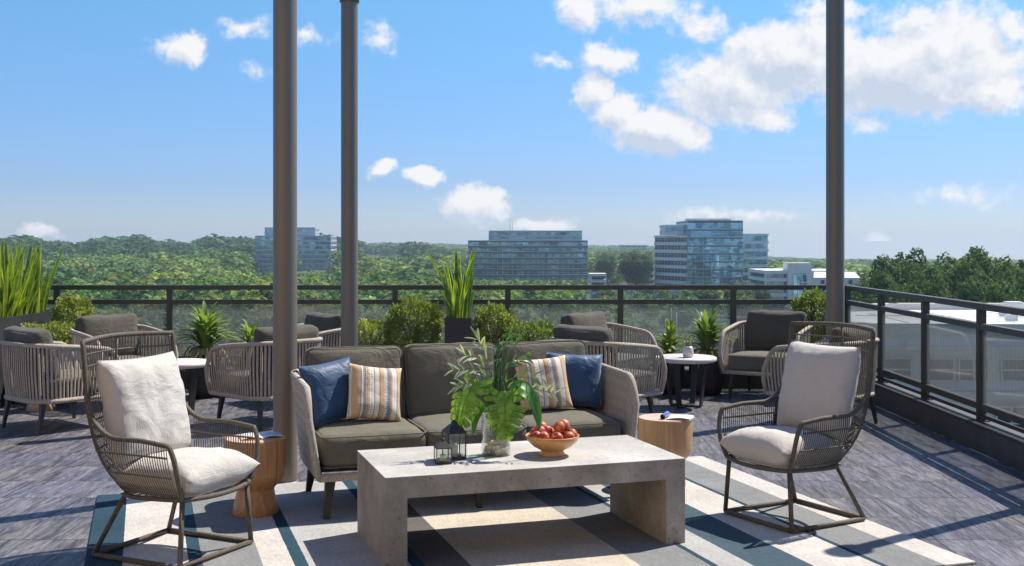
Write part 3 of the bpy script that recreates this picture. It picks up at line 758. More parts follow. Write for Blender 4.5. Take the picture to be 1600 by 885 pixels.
# parking structures and white blocks
def white_block(label, px0, px1, pytop, d, depth, floors, fh=3.2, name='parking_garage', cat='parking garage', tower=None, wall='white_wall', rz=0):
    b = thing(name, label, cat, (pxw((px0+px1)/2, d), d, 0), rz)
    w = pxw(px1, d)-pxw(px0, d); zt = pz(pytop, d); BOX.append((pxw(px0, d)-3, pxw(px1, d)+3, d-3, d+depth+3))
    z = zt; k = 0
    while z > GZ-12 and k < floors:
        mb = MB(); mb.box((0, depth/2, z-fh*.22), (w, depth, fh*.44)); mb.build('parapet_band', M[wall], b)
        mb = MB(); mb.box((0, depth/2+1.1, z-fh*.72), (w-2.2, depth-2.2, fh*.56)); 
        mb.cur = 1
        for j in range(int(w/7)+1): mb.box((-w/2+.4+j*(w-.8)/max(1, int(w/7)), .5, z-fh*.72), (.7, .7, fh*.56))
        mb.build('open_deck', [M['tower_dark'], M[wall]], b); z -= fh; k += 1
    mb = MB(); mb.box((0, depth/2, (z+GZ-20)/2), (w, depth, z-GZ+20)); mb.build('base_wall', M[wall], b)
    if tower:
        tx0, tx1, tpy = tower; wx = pxw(tx1, d)-pxw(tx0, d); xm = pxw((tx0+tx1)/2, d)-pxw((px0+px1)/2, d); tz = pz(tpy, d)
        mb = MB(); mb.box((xm, 3, (tz+GZ-18)/2), (wx, 9, tz-GZ+18)); mb.build('stair_tower', M[wall], b)
        mb = MB(); hh = tz-GZ-4; mb.box((xm, -1.6, tz-4.5-hh/2), (wx*.55, .3, hh))
        mb.cur = 1
        for q in range(9): mb.box((xm, -1.8, tz-5-q*3.2), (wx*.55, .2, .35))
        for q in (-.28, -.1, .1, .28): mb.box((xm+wx*q, -1.85, tz-4.5-hh/2), (.25, .2, hh))
        mb.build('stair_glazing', [M['tower_blue'], M[wall]], b)
    return b
white_block('white concrete parking garage with open decks, just left of the banded tower', 988, 1024, 417, 640, 30, 5, tower=(983, 993, 413))
white_block('white parking garage with a square glazed stair tower, right of the banded tower', 1195, 1268, 423, 480, 34, 5, tower=(1230, 1267, 411))
white_block('long low pale building behind the right-hand pillar', 1262, 1327, 423, 500, 30, 3, 4.6, name='commercial_building', cat='building', wall='white_wall')
b = white_block('small far white slab building above the treetops', 968, 1012, 383, 1600, 20, 9, 3.5, name='apartment_building', cat='building')
b = white_block('small grey low building among trees at the foot of the long glass block', 922, 948, 428, 560, 14, 4, 3.0, name='small_building', cat='building', wall='grey_wall')
def house(label, px, py, d, w, h, wall, roof='roof_tile', rz=0):
    x = pxw(px, d); z0 = pz(py, d); BOX.append((x-w*.8, x+w*.8, d-8, d+14))
    b = thing('house', label, 'house', (x, d, 0), rz)
    mb = MB(); mb.box((0, 4, z0-8-h/2), (w, 12, h+16)); mb.build('wall', M[wall], b)
    mb = MB(); hw = w/2+.6; zr = z0; e = zr+w*.13
    mb.add([(-hw, -2.6, zr), (hw, -2.6, zr), (hw, 10.6, zr), (-hw, 10.6, zr), (-hw+1, 4, e), (hw-1, 4, e)], [(0, 1, 5, 4), (2, 3, 4, 5), (0, 4, 3), (1, 2, 5), (3, 2, 1, 0)])
    mb.build('roof', M[roof], b)
    mb = MB()
    for q in range(3):
        for r_ in range(2): mb.box((-w*.32+q*w*.32, -2.05, z0-1.6-r_*3), (1.3, .12, 1.4))
    mb.build('windows', M['tower_dark'], b)
house('far grey-roofed house on the wooded hillside right of the thin pillar', 590, 406, 1500, 26, 8, 'white_wall', rz=R(12))
house('second far grey-roofed house on the hillside, further right', 622, 405, 1500, 24, 7, 'grey_wall', rz=R(-14))
house('tiny reddish-walled house high on the wooded hill', 592, 394, 2300, 20, 6, 'brick_red')
house('white gabled house beyond the parking garage, right of the tall pillar', 1306, 434, 430, 16, 6, 'white_wall', 'roof_membrane', rz=R(-8))

# near building to the right, below the terrace
def near_building():
    b = thing('commercial_building', 'grey low commercial building with a flat white roof seen through the right railing glass', 'building', (0, 0, 0))
    zt = -2.0
    P = [(13.6, 44), (60, 41), (60, 58), (19.5, 58), (13.6, 55)]
    BOX.append((12, 62, 40, 60))
    mb = MB(); mb.prism(P, -34, zt); o = mb.build('wall', M['grey_wall'], b)
    mb = MB(); mb.prism(inset(P, .6), zt+.02, zt+.06); mb.build('roof', M['roof_membrane'], b)
    mb = MB()
    n = len(P)
    for i in range(n):
        a = Vector(P[i]); c = Vector(P[(i+1) % n]); mid = (a+c)/2; e = c-a
        mb.box((mid.x, mid.y, zt+.16), (e.length+.5, .45, .42), math.atan2(e.y, e.x))
    mb.build('parapet', M['fascia'], b)
    ang = math.atan2(-3, 46.4)
    for z, dd in ((-4.35, .30), (-2.55, .12), (-8.6, .3)):
        mb = MB(); mb.box((36.8, 42.3-.12, z), (46.5, .5, dd), ang); mb.build('cornice', M['fascia'], b)
    fy = lambda x: 44-(x-13.6)*3/46.4
    for zz, hh, x0, x1 in ((-3.4, .85, 15.9, 17.0), (-3.4, .85, 17.2, 18.3), (-3.4, .85, 18.8, 19.9), (-3.4, .85, 20.6, 21.7), (-3.4, .85, 21.9, 23.0), (-3.4, .85, 14.3, 15.4), (-6.4, 3.2, 18.6, 22.6), (-6.2, 1.5, 14.4, 17.6), (-10.6, 3.2, 14.4, 22.6), (-6.4, 3.2, 24, 30)):
        xm = (x0+x1)/2; ym = fy(xm)
        mb = MB(); mb.box((xm, ym-.06, zz), (x1-x0, .2, hh), ang); w_ = mb.build('window', M['window_glass'], b)
        mb = MB(); q = max(1, int((x1-x0)/.55))
        for j in range(q+1):
            xx = x0+(x1-x0)*j/q; mb.box((xx, fy(xx)-.18, zz), (.06, .1, hh), ang)
        for j in range(int(hh/.7)+2): mb.box((xm, ym-.19, zz-hh/2+hh*j/(int(hh/.7)+1)), (x1-x0, .1, .06), ang)
        mb.build('frame', M['fascia'], w_)
    mb = MB()
    for k in range(12):
        xx = 17+k*3.1; mb.box((xx, 50, zt+.075), (.10, 11.0 if xx > 20 else 9.0, .02), R(-2))
    for yy in (46.8, 52.2): mb.box((36, yy-.6, zt+.08), (40, .08, .02), ang)
    mb.build('membrane_seams', M['fascia'], b)
    for x, y, s in ((23.9, 54, .7), (25.0, 54.4, .6), (21.6, 49, .35), (22.6, 52, .3)):
        mb = MB(); mb.box((x, y, zt+.1+s*.35), (s*1.3, s, s*.7)); mb.box((x, y, zt+.1+s*.75), (s*1.0, s*.8, s*.12)); mb.tube([(x+s*.5, y-.2, zt+.1), (x+s*.5, y-.2, zt+.5)], .04, 6)
        mb.build('roof_vent', M['grey_wall'], b)
near_building()

# roads
def ribbon(name, pts, w, mat, dz=.12):
    P = smoothpath([(x, y, 0) for x, y in pts], 8); V = []; F = []
    for i, p in enumerate(P):
        t = (P[min(i+1, len(P)-1)]-P[max(i-1, 0)]).normalized(); n = Vector((-t.y, t.x, 0))
        for s in (-1, 1): q = p+n*s*w/2; V.append((q.x, q.y, land_h(q.x, q.y)+dz))
    for i in range(len(P)-1): F.append((2*i, 2*i+1, 2*i+3, 2*i+2))
    mb = MB(); mb.add(V, F, True); o = mb.build(name, M[mat]); o['kind'] = 'structure'; return o
ribbon('road', roads[0], 13, 'asphalt', .6)
ribbon('pavement', [(x+8.6, y+1) for x, y in roads[0]], 2.2, 'fascia', .62)
def street_lamp(label, x, y, ztop, flip):
    zg = land_h(x, y)
    t = thing('street_lamp', label, 'street lamp', (x, y, zg), 0, 'street lamps along the road')
    h = ztop-zg; mb = MB(); mb.tube([(0, 0, 0), (0, 0, h)], [.16, .09], 8); mb.build('pole', M['lamp_metal'], t)
    mb = MB(); mb.tube(smoothpath([(0, 0, h-.3), (.6*flip, 0, h+.15), (1.4*flip, 0, h+.25)]), .07, 6); mb.build('arm', M['lamp_metal'], t)
    mb = MB(); mb.box((1.75*flip, 0, h+.24), (.8, .3, .16)); mb.build('lamp_head', M['lamp_metal'], t)
street_lamp('tall grey street lamp seen through the back glass, the taller of two', pxw(1049, 235), 235, pz(482, 235), 1)
street_lamp('grey street lamp seen through the back glass, slightly nearer and lower', pxw(1057, 215), 215, pz(489, 215), 1)

# ---- trees
def scatter():
    out = []
    r = 95.0
    g = random.Random(11)
    while r < 3600:
        s = 13.0 + r*.0058 if r < 2400 else 23+(r-2400)*.012
        amax = R(33)
        n = int(2*amax*r/s)
        for i in range(n):
            a = -amax+2*amax*(i+g.random()*.9)/n; rr = r+(g.random()-.5)*s*.9
            out.append((rr*math.sin(a), rr*math.cos(a), rr, math.degrees(a), s, g.random()))
        r += s*.86
    return out
cands = []
for x, y, r, a, s, q in scatter():
    if near_road(x, y, 12) or blocked(x, y, 3): continue
    cands.append((x, y, r, a, s, q))
# special stands
near_specs = []
group_lab = 'broadleaf trees in the wood below the terrace'
protos = []
for k in range(5):
    t = make_tree('broadleaf_tree', 5.8, 13, 3.4, 3600, .62, 100+k, M['tree'] if k < 3 else M['tree_dark'], 'leafy green broadleaf tree in the wood seen through and above the railing', group_lab, (0, 0, 0), 18)
    protos.append([t, 0])
def clearing(x, y, r, a):
    # low scrub around the street lamps, near the building entrance
    return 5.0 < a < 15.5 and r < 330
mass = []
cnt = 0
for x, y, r, a, s, q in cands:
    zg = land_h(x, y)
    if a > 15.5 and r < 215: continue      # the tall right-hand stand is placed below
    h = 12+7.5*q
    low = clearing(x, y, r, a)
    if low: h = 4.5+3.5*q
    if 3.5 < a < 8.5 and 330 < r < 620: h = 5+5*q
    if 12.3 < a < 17.2 and 290 < r < 490: h = 3.5+3*q
    for p0_, p1_, yy_, r0_, r1_ in ((380, 530, 426, 120, 935), (722, 930, 437, 120, 765), (975, 1026, 448, 120, 645), (1018, 1206, 447, 120, 575), (1200, 1330, 474, 120, 505), (565, 640, 412, 900, 1500)):
        px_ = 800+1770*x/y
        if p0_ < px_ < p1_ and r0_ < r < r1_: h = min(h, max(2.5, 1.55-(yy_-377)*y/1770-zg))
    if r < 215 and cnt < 290 and abs(a) < 29 and not low:
        k = random.randrange(5); t0, used = protos[k]
        t = t0 if not used else copy_tree(t0)
        protos[k][1] = 1; cnt += 1
        t.location = (x, y, zg); sc_ = h/16.4*(1.05+.25*random.random()); t.scale = (sc_*1.12, sc_*1.12, sc_); t.rotation_euler = (0, 0, random.random()*6.28)
    else: mass.append((x, y, zg, r, a, s, h, q))
def build_mass(name, items, label_kind=True):
    Vs = []; Fs = []; Ts = []; off = 0
    lib = {}
    for nl, leaf in ((700, .95), (260, 1.5), (90, 2.6), (36, 4.6)):
        lib[nl] = [crown_arrays(nl, 1, 1, 0, 12, 300+nl+k) for k in range(4)]
        lib[nl] = []
        for k in range(5):
            V, F = crown_arrays(nl, 5.8, 13, leaf, 12, 300+nl+k); lib[nl].append((V, F))
    g = np.random.default_rng(3)
    for x, y, zg, r, a, s, h, q in items:
        nl = 700 if r < 420 else 260 if r < 900 else 90 if r < 1900 else 36
        V, F = lib[nl][g.integers(0, 5)]
        k = h/15; w = max(1.0, s/8.6*.72)*k*(.85+.4*q)
        th = g.random()*6.28; c, s_ = math.cos(th), math.sin(th)
        X = V.copy(); X[:, 0], X[:, 1] = (V[:, 0]*c-V[:, 1]*s_)*w, (V[:, 0]*s_+V[:, 1]*c)*w; X[:, 2] = V[:, 2]*k+2.0*k
        X += np.array([x, y, zg])
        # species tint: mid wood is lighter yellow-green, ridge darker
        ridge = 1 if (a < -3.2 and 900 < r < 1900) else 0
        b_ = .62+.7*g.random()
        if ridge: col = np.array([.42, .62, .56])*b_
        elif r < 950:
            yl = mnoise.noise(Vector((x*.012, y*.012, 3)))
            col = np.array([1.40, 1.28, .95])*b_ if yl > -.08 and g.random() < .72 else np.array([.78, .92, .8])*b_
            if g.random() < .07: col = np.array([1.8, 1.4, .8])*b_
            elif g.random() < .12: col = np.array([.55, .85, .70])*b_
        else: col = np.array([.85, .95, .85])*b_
        Ts.append(np.repeat(col[None], len(V), 0)); Vs.append(X); Fs.append(F+off); off += len(V)
    V = np.concatenate(Vs); F = np.concatenate(Fs); T = np.concatenate(Ts)
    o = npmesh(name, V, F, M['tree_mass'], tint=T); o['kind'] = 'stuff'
    return o
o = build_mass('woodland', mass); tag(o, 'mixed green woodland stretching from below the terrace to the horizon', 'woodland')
# tall dark stand to the right
specs = [(1405, 393, 175, 6.6), (1372, 425, 165, 5.0), (1350, 436, 190, 4.2), (1440, 415, 160, 5.2), (1470, 408, 170, 5.4), (1520, 391, 165, 7.2), (1556, 402, 158, 6.0), (1495, 400, 180, 5.6),
         (1590, 412, 172, 5.8), (1625, 415, 160, 6), (1420, 430, 140, 4.5), (1485, 436, 138, 5.0), (1540, 432, 136, 5.2), (1590, 440, 134, 5.0), (1380, 446, 150, 4.5), (1345, 456, 150, 3.6), (1660, 400, 168, 7), (1455, 450, 128, 4.4), (1565, 455, 126, 4.6), (1335, 447, 215, 4.5)]
rl = ['tall dark green tree with a broad crown, tallest left of the stand at right', 'dark tree beside the tallest one, left edge of the right-hand stand', 'small dark tree at the far left of the right-hand stand', 'dark tree in the dip between the two tallest crowns',
      'second dark tree in the dip between the two tallest crowns', 'widest dark green tree, tallest crown of the right-hand stand', 'dark tree leaning against the widest crown on its right', 'dark tree leaning against the widest crown on its left',
      'dark tree at the right edge of the photo', 'dark tree just outside the right edge of the stand', 'low dark tree below the tallest left tree of the stand', 'low dark tree below the dip in the right-hand stand',
      'low dark tree below the widest crown, right-hand stand', 'low dark tree at the right edge, above the flat white roof', 'low dark tree under the left shoulder of the stand, above the railing', 'small bright-edged tree where the railing corner meets the stand',
      'large dark tree beyond the right edge of the stand', 'lowest dark tree in the middle of the stand, above the white roof edge', 'lowest dark tree below and right of the widest crown', 'small dark tree right behind the white gabled house']
tp = []
for k in range(4):
    tp.append([make_tree('tall_tree', 6.5, 22, 4, 17000, .42, 500+k, M['tree_dark'], '', 'dark trees standing behind the near building', (0, 0, 0), 46, .20, .13), 0])
for i, (px, py, d, rad) in enumerate(specs):
    t0, used = tp[i % 4]; t = t0 if not used else copy_tree(t0); tp[i % 4][1] = 1
    x = pxw(px, d); zg = land_h(x, d); ht = pz(py, d)-zg
    t.location = (x, d, zg); k = ht/26.0*1.16; t.scale = (rad/6.0, rad/6.0, k); t.rotation_euler = (0, 0, i*1.7)
    t['label'] = rl[i]
# tall trees beside the buildings
extra = [(995, 388, 545, 12, 'round dark green tree between the long glass block and the white garage'), (948, 392, 660, 9, 'smaller dark tree against the right end of the long glass block'),
         (1006, 402, 600, 7, 'brownish green tree beside the left garage'), (1150, 436, 380, 9, 'wide green tree in front of the foot of the banded tower'), (1105, 440, 370, 6, 'green tree at the foot of the tower, left of the wide one'), (1185, 440, 390, 6, 'green tree at the foot of the tower, right of the wide one')]
for px, py, d, rad, lab in extra:
    x = pxw(px, d); zg = land_h(x, d); ht = pz(py, d)-zg
    t = copy_tree(tp[2][0]); t.location = (x, d, zg); t.scale = (rad/6.5, rad/6.5, ht/26*1.12); t['label'] = lab; t['group'] = 'tall trees among the office buildings'

# haze
mb = MB(); mb.box((0, 1900, -8), (4600, 4700, 70)); hz = mb.build('haze', None); hz['kind'] = 'stuff'
def haze_mat():
    m = bpy.data.materials.new('haze'); m.use_nodes = True; N = m.node_tree.nodes; N.clear()
    out = N.new('ShaderNodeOutputMaterial'); v = N.new('ShaderNodeVolumePrincipled'); v.inputs['Color'].default_value = (.66, .80, 1.0, 1)
    v.inputs['Density'].default_value = .00017; v.inputs['Anisotropy'].default_value = .2
    m.node_tree.links.new(v.outputs[0], out.inputs['Volume']); return m
hz.data.materials.clear(); hz.data.materials.append(haze_mat())

# ------------------------------------------------------------------ terrace
RX = 3.55; RY = 12.05; CX = 3.42; CY = 11.92
mb = MB(); mb.box(((-8+CX)/2, (-4+CY)/2, -.1), (CX+8, CY+4, .2)); o = mb.build('terrace_floor', M['floor']); o['kind'] = 'structure'
mb = MB(); mb.box(((-8+3.72)/2, (-4+12.22)/2, -14.2), (11.72, 16.22, 27.98)); o = mb.build('terrace_building', M['grey_wall']); tag(o, 'building storeys that carry the roof terrace', 'building')
cb = MB(); cb.box(((-8+3.68)/2, (CY+12.18)/2, .095), (11.68, 12.18-CY, .19)); o = cb.build('parapet_curb', M['curb_paint'], bev=.006); tag(o, 'low dark grey parapet curb under the back railing', 'parapet')
cb = MB(); cb.box(((CX+3.68)/2, (CY-4)/2-.002, .095), (3.68-CX, CY+4, .19)); cb.box(((CX+.02), (CY-4)/2, .20), (.05, CY+4, .012)); o = cb.build('parapet_curb', M['curb_paint'], bev=.005); tag(o, 'low dark grey parapet curb along the right edge of the terrace', 'parapet')

def bounce_wall():  # unseen wall and doors, added to bounce warm light onto shaded fronts
    t = thing('added_bounce_wall', 'unseen warm wall added behind the viewer to bounce light onto the seating', 'building')
    mb = MB(); mb.box((-2.2, -2.0, 2.5), (11.2, .3, 5.0)); mb.box((-6.0, .6, 2.5), (3.6, 4.9, 5.0)); mb.build('wall', M['warm_bounce'], t)
    for x in (-3.2, -.4, 2.0):
        mb = MB(); mb.box((x, -1.835, 1.12), (1.5, .03, 2.24)); w_ = mb.build('glazed_door', M['tower_dark'], t)
        mb = MB()
        for q in (-.78, 0, .78): mb.box((x+q, -1.82, 1.14), (.07, .08, 2.28))
        mb.box((x, -1.82, 2.3), (1.63, .08, .07)); mb.build('door_frame', M['frame_paint'], w_)
bounce_wall()
def railing(label, a, b, posts, along):
    t = thing('glass_railing', label, 'railing')
    a = Vector(a); b = Vector(b); mid = (a+b)/2; ln = (b-a).length
    def bar(name, z0, z1, w):
        mb = MB(); dd = (ln, w, z1-z0) if along == 'x' else (w, ln, z1-z0)
        mb.box((mid.x, mid.y, (z0+z1)/2), dd); mb.build(name, M['frame_paint'], t, bev=.003)
    bar('top_rail', 1.033, 1.082, .065); bar('mid_rail', .882, .928, .05); bar('bottom_rail', .277, .327, .05); bar('toe_rail', .218, .244, .03)
    for i, p in enumerate(posts):
        mb = MB(); c = Vector((p, a.y, 0)) if along == 'x' else Vector((a.x, p, 0))
        mb.box((c.x, c.y, (1.034+.188)/2), (.058, .058, 1.034-.188)); mb.box((c.x, c.y, .194), (.10, .10, .010))
        mb.build('post', M['frame_paint'], t, bev=.003)
        if i:
            q = posts[i-1]; lo, hi = min(p, q)+.032, max(p, q)-.032; mb = MB()
            if along == 'x': mb.box(((lo+hi)/2, a.y, (.32+.886)/2), (hi-lo, .010, .886-.32))
            else: mb.box((a.x, (lo+hi)/2, (.32+.886)/2), (.010, hi-lo, .886-.32))
            mb.build('glass_panel', M['rail_glass'], t)
sp_ = 176/146.9
railing('dark metal and grey glass railing along the back edge of the terrace', (-8, RY, 0), (RX+.03, RY, 0), [RX-sp_*i for i in range(0, 10)], 'x')
ry = [RY-1.16*i for i in range(1, 13)]
railing('dark metal and grey glass railing running towards the viewer on the right', (RX, RY-.034, 0), (RX, -2.5, 0), [RY-.05]+ry, 'y')

def pillar(label, x, y, rad=.0775):
    t = thing('pillar', label, 'pillar', (x, y, 0), 0, 'round metal pillars of the terrace')
    mb = MB(); mb.lathe([(rad, 0), (rad, 3.72)], 48); mb.build('shaft', M['pillar_paint'], t)
    mb = MB(); mb.lathe([(0, 3.72), (rad+.012, 3.72), (rad+.012, 3.80), (0, 3.80)], 32); mb.build('cap', M['pillar_paint'], t)
    mb = MB(); mb.lathe([(rad, .0), (rad+.012, 0), (rad+.012, .008), (rad, .012)], 48); mb.build('base_ring', M['pillar_paint'], t)
pillar('thick round pillar nearest the viewer, left of the sofa', pxw(445.5, 7.28), 7.28, .0765)
pillar('round pillar behind the sofa, just right of the nearest one', pxw(546, 10.3), 10.3, .0765)
t_ = len(COL.objects)
def post_outside():  # unseen round post inferred from its floor shadow; the head is made up
    t = thing('round_post', 'unseen slim round post outside the right edge, placed for its shadow on the floor', 'post', (3.16, 6.70, 0))
    mb = MB(); mb.lathe([(.05, 0), (.05, 2.45), (0, 2.46)], 32); mb.build('shaft', M['pillar_paint'], t); mb = MB(); mb.lathe([(0, 2.46), (.09, 2.47), (.085, 2.62), (0, 2.66)], 32); mb.build('post_head', M['frame_paint'], t)
post_outside()
pillar('round pillar at the right, in front of the railing corner', pxw(1305, 10.1), 10.1, .080)

# ------------------------------------------------------------------ rug
mb = MB(); mb.box((1.765, 5.89, .006), (4.07, 2.82, .012)); o = mb.build('rug', M['rug'], bev=.003); o.rotation_euler = (0, 0, TH); tag(o, 'large flat rug with white, grey, blue and teal stripes under the seating group', 'rug')
RZ = .012

# ------------------------------------------------------------------ coffee table
def coffee_table():
    p = uv(1.075, 5.58); # local origin = centre
    c = Vector((-.592, 5.296, 0))+U*.775+W*.365
    t = thing('coffee_table', 'long low concrete coffee table on the rug in front of the sofa', 'coffee table', (c.x, c.y, RZ), TH)
    mb = MB(); mb.box((0, 0, .378), (1.55, .73, .100)); mb.build('tabletop', M['concrete'], t)
    mb = MB(); mb.box((0, 0, .4295), (1.552, .732, .003)); mb.build('pale_top_skin', M['concrete_pale'], t)  # thin skin over the slab in a lighter concrete colour
    for s in (-1, 1):
        mb = MB(); mb.box((s*(.775-.0525), 0, .164), (.105, .73, .328)); mb.build('leg', M['concrete'], t)
    return c
TC = coffee_table(); TZ = .431+RZ
def on_table(px, py):
    d = (1.55-TZ)*1770/(py-377); return (pxw(px, d), d, TZ)

# ------------------------------------------------------------------ armchairs
def u_plan(hw, hd, r, n=10, x_front=None):
    """U outline, open to +x: from front right (y<0) round the back to front left"""
    xf = hd if x_front is None else x_front
    pts = [(xf, -hw)]
    k = 10
    for i in range(1, k+1): pts.append((xf+(-hd+r-xf)*i/k, -hw))
    for i in range(1, n+1):
        a = -PI/2-PI/2*i/n; pts.append((-hd+r+r*math.cos(a), -hw+r+r*math.sin(a)))
    m_ = 10
    for i in range(1, m_+1): pts.append((-hd, (-hw+r)+(2*hw-2*r)*i/m_))
    for i in range(1, n+1):
        a = PI-PI/2*i/n; pts.append((-hd+r+r*math.cos(a), hw-r+r*math.sin(a)))
    for i in range(1, k+1): pts.append((-hd+r+(xf+hd-r)*i/k, hw))
    return pts
def resample(pts, n):
    P = [Vector(p) for p in pts]; L_ = [0]
    for a, b in zip(P, P[1:]): L_.append(L_[-1]+(b-a).length)
    out = []; j = 0
    for i in range(n):
        s = L_[-1]*i/(n-1)
        while j < len(P)-2 and L_[j+1] < s: j += 1
        t = (s-L_[j])/max(1e-9, L_[j+1]-L_[j]); out.append(P[j].lerp(P[j+1], t))
    return out
def rimz(x, hd, back, front):
    # arm height: high at the back, sweeping down to the rounded front
    t = max(0, (x+hd)/(2*hd))
    z = back+(front-back)*t**1.4
    if t > .80: z -= ((t-.80)/.20)**2.4*.17
    return z
def make_armchair():
    t = thing('armchair', '', 'armchair', group='rope-backed armchairs around the round tables')
    hw, hd = .375, .37
    top2 = u_plan(hw, hd, .22); bot2 = u_plan(hw-.035, hd-.03, .19, x_front=hd-.01)
    n = 64
    T = [Vector((p.x, p.y, rimz(p.x, hd, .715, .635))) for p in resample([Vector((a, b, 0)) for a, b in top2], n)]
    B = [Vector((p.x, p.y, .262)) for p in resample([Vector((a, b, 0)) for a, b in bot2], n)]
    mb = MB()
    path = [B[0]+Vector((.004, 0, 0)), B[0]*.5+T[0]*.5+Vector((.016, 0, 0))]+T+[B[-1]*.5+T[-1]*.5+Vector((.016, 0, 0)), B[-1]+Vector((.004, 0, 0))]
    mb.tube(path, .019, 10)
    mb.build('top_rail', M['rope_grey'], t)
    mb = MB(); mb.tube(B+[], .021, 8); mb.tube([B[0], B[-1]], .021, 8)
    mb.build('base_rail', M['rope_grey'], t)
    mb = MB()
    for i in range(1, n-1):
        a, b = B[i], T[i]
        tang = (T[i+1]-T[i-1]); tang.z = 0; tang.normalize()
        mid = (a+b)/2+Vector((a.x+b.x, a.y+b.y, 0)).normalized()*.008
        jj = tang*random.uniform(-.0025, .0025); mb.tube([a+jj, mid-jj*.6, b+jj*.4], .0105*random.uniform(.9, 1.08), 6, cap=False, flat=.45, up=tang)
    mb.build('rope_webbing', M['rope_grey'], t)
    mb = MB(); mb.box((.02, 0, .262), (.54, .58, .022)); mb.build('seat_platform', M['sofa_legs'], t)
    for sx in (-1, 1):
        for sy in (-1, 1):
            mb = MB(); x0, y0 = sx*.27, sy*.28; x1, y1 = sx*.315, sy*.30
            mb.tube([(x1, y1, 0), (x0, y0, .255)], [.015, .029], 4, smooth=False, up=(1, 1, 0)); mb.build('leg', M['sofa_legs'], t)
    cm = cushion_mb(.60, .62, .165, .045, .018, 14, 1, .006, tilt((.060, 0, .355))); piping(cm, .60, .62, .070, 0, 0, tilt((.060, 0, .355)))
    cm.build('seat_cushion', M['cushion_grey'], t)
    cm = cushion_mb(.14, .60, .43, .05, .035, 14, 3, .012, tilt((-.225, 0, .625), ry=R(-13)))
    cm.build('back_cushion', M['cushion_dark'], t)
    return t
ac = make_armchair()
ch = [
    (-3.80, 9.47, 50, 'grey rope armchair at the far left edge, its back and side to the viewer'),
    (-3.72, 10.75, -42, 'grey rope armchair facing the viewer behind the left lounge chair'),
    (-2.07, 9.65, 137, 'grey rope armchair left of the thick pillar, turned away to the left'),
    (-2.02, 10.95, 222, 'grey rope armchair facing left, mostly hidden behind the two pillars'),
    (.775, 9.64, 45, 'grey rope armchair directly behind the right end of the sofa, side to the viewer'),
    (.90, 11.08, -42, 'grey rope armchair farther back behind the right end of the sofa'),
    (2.56, 11.30, 240, 'grey rope armchair facing the viewer left of the right-hand pillar'),
    (2.66, 9.62, 137, 'grey rope armchair with its back to the viewer, behind the right lounge chair')]
for i, (x, y, a, lab) in enumerate(ch):
    t = ac if i == 0 else copy_tree(ac)
    t.location = (x, y, 0); t.rotation_euler = (0, 0, R(a)); t['label'] = lab

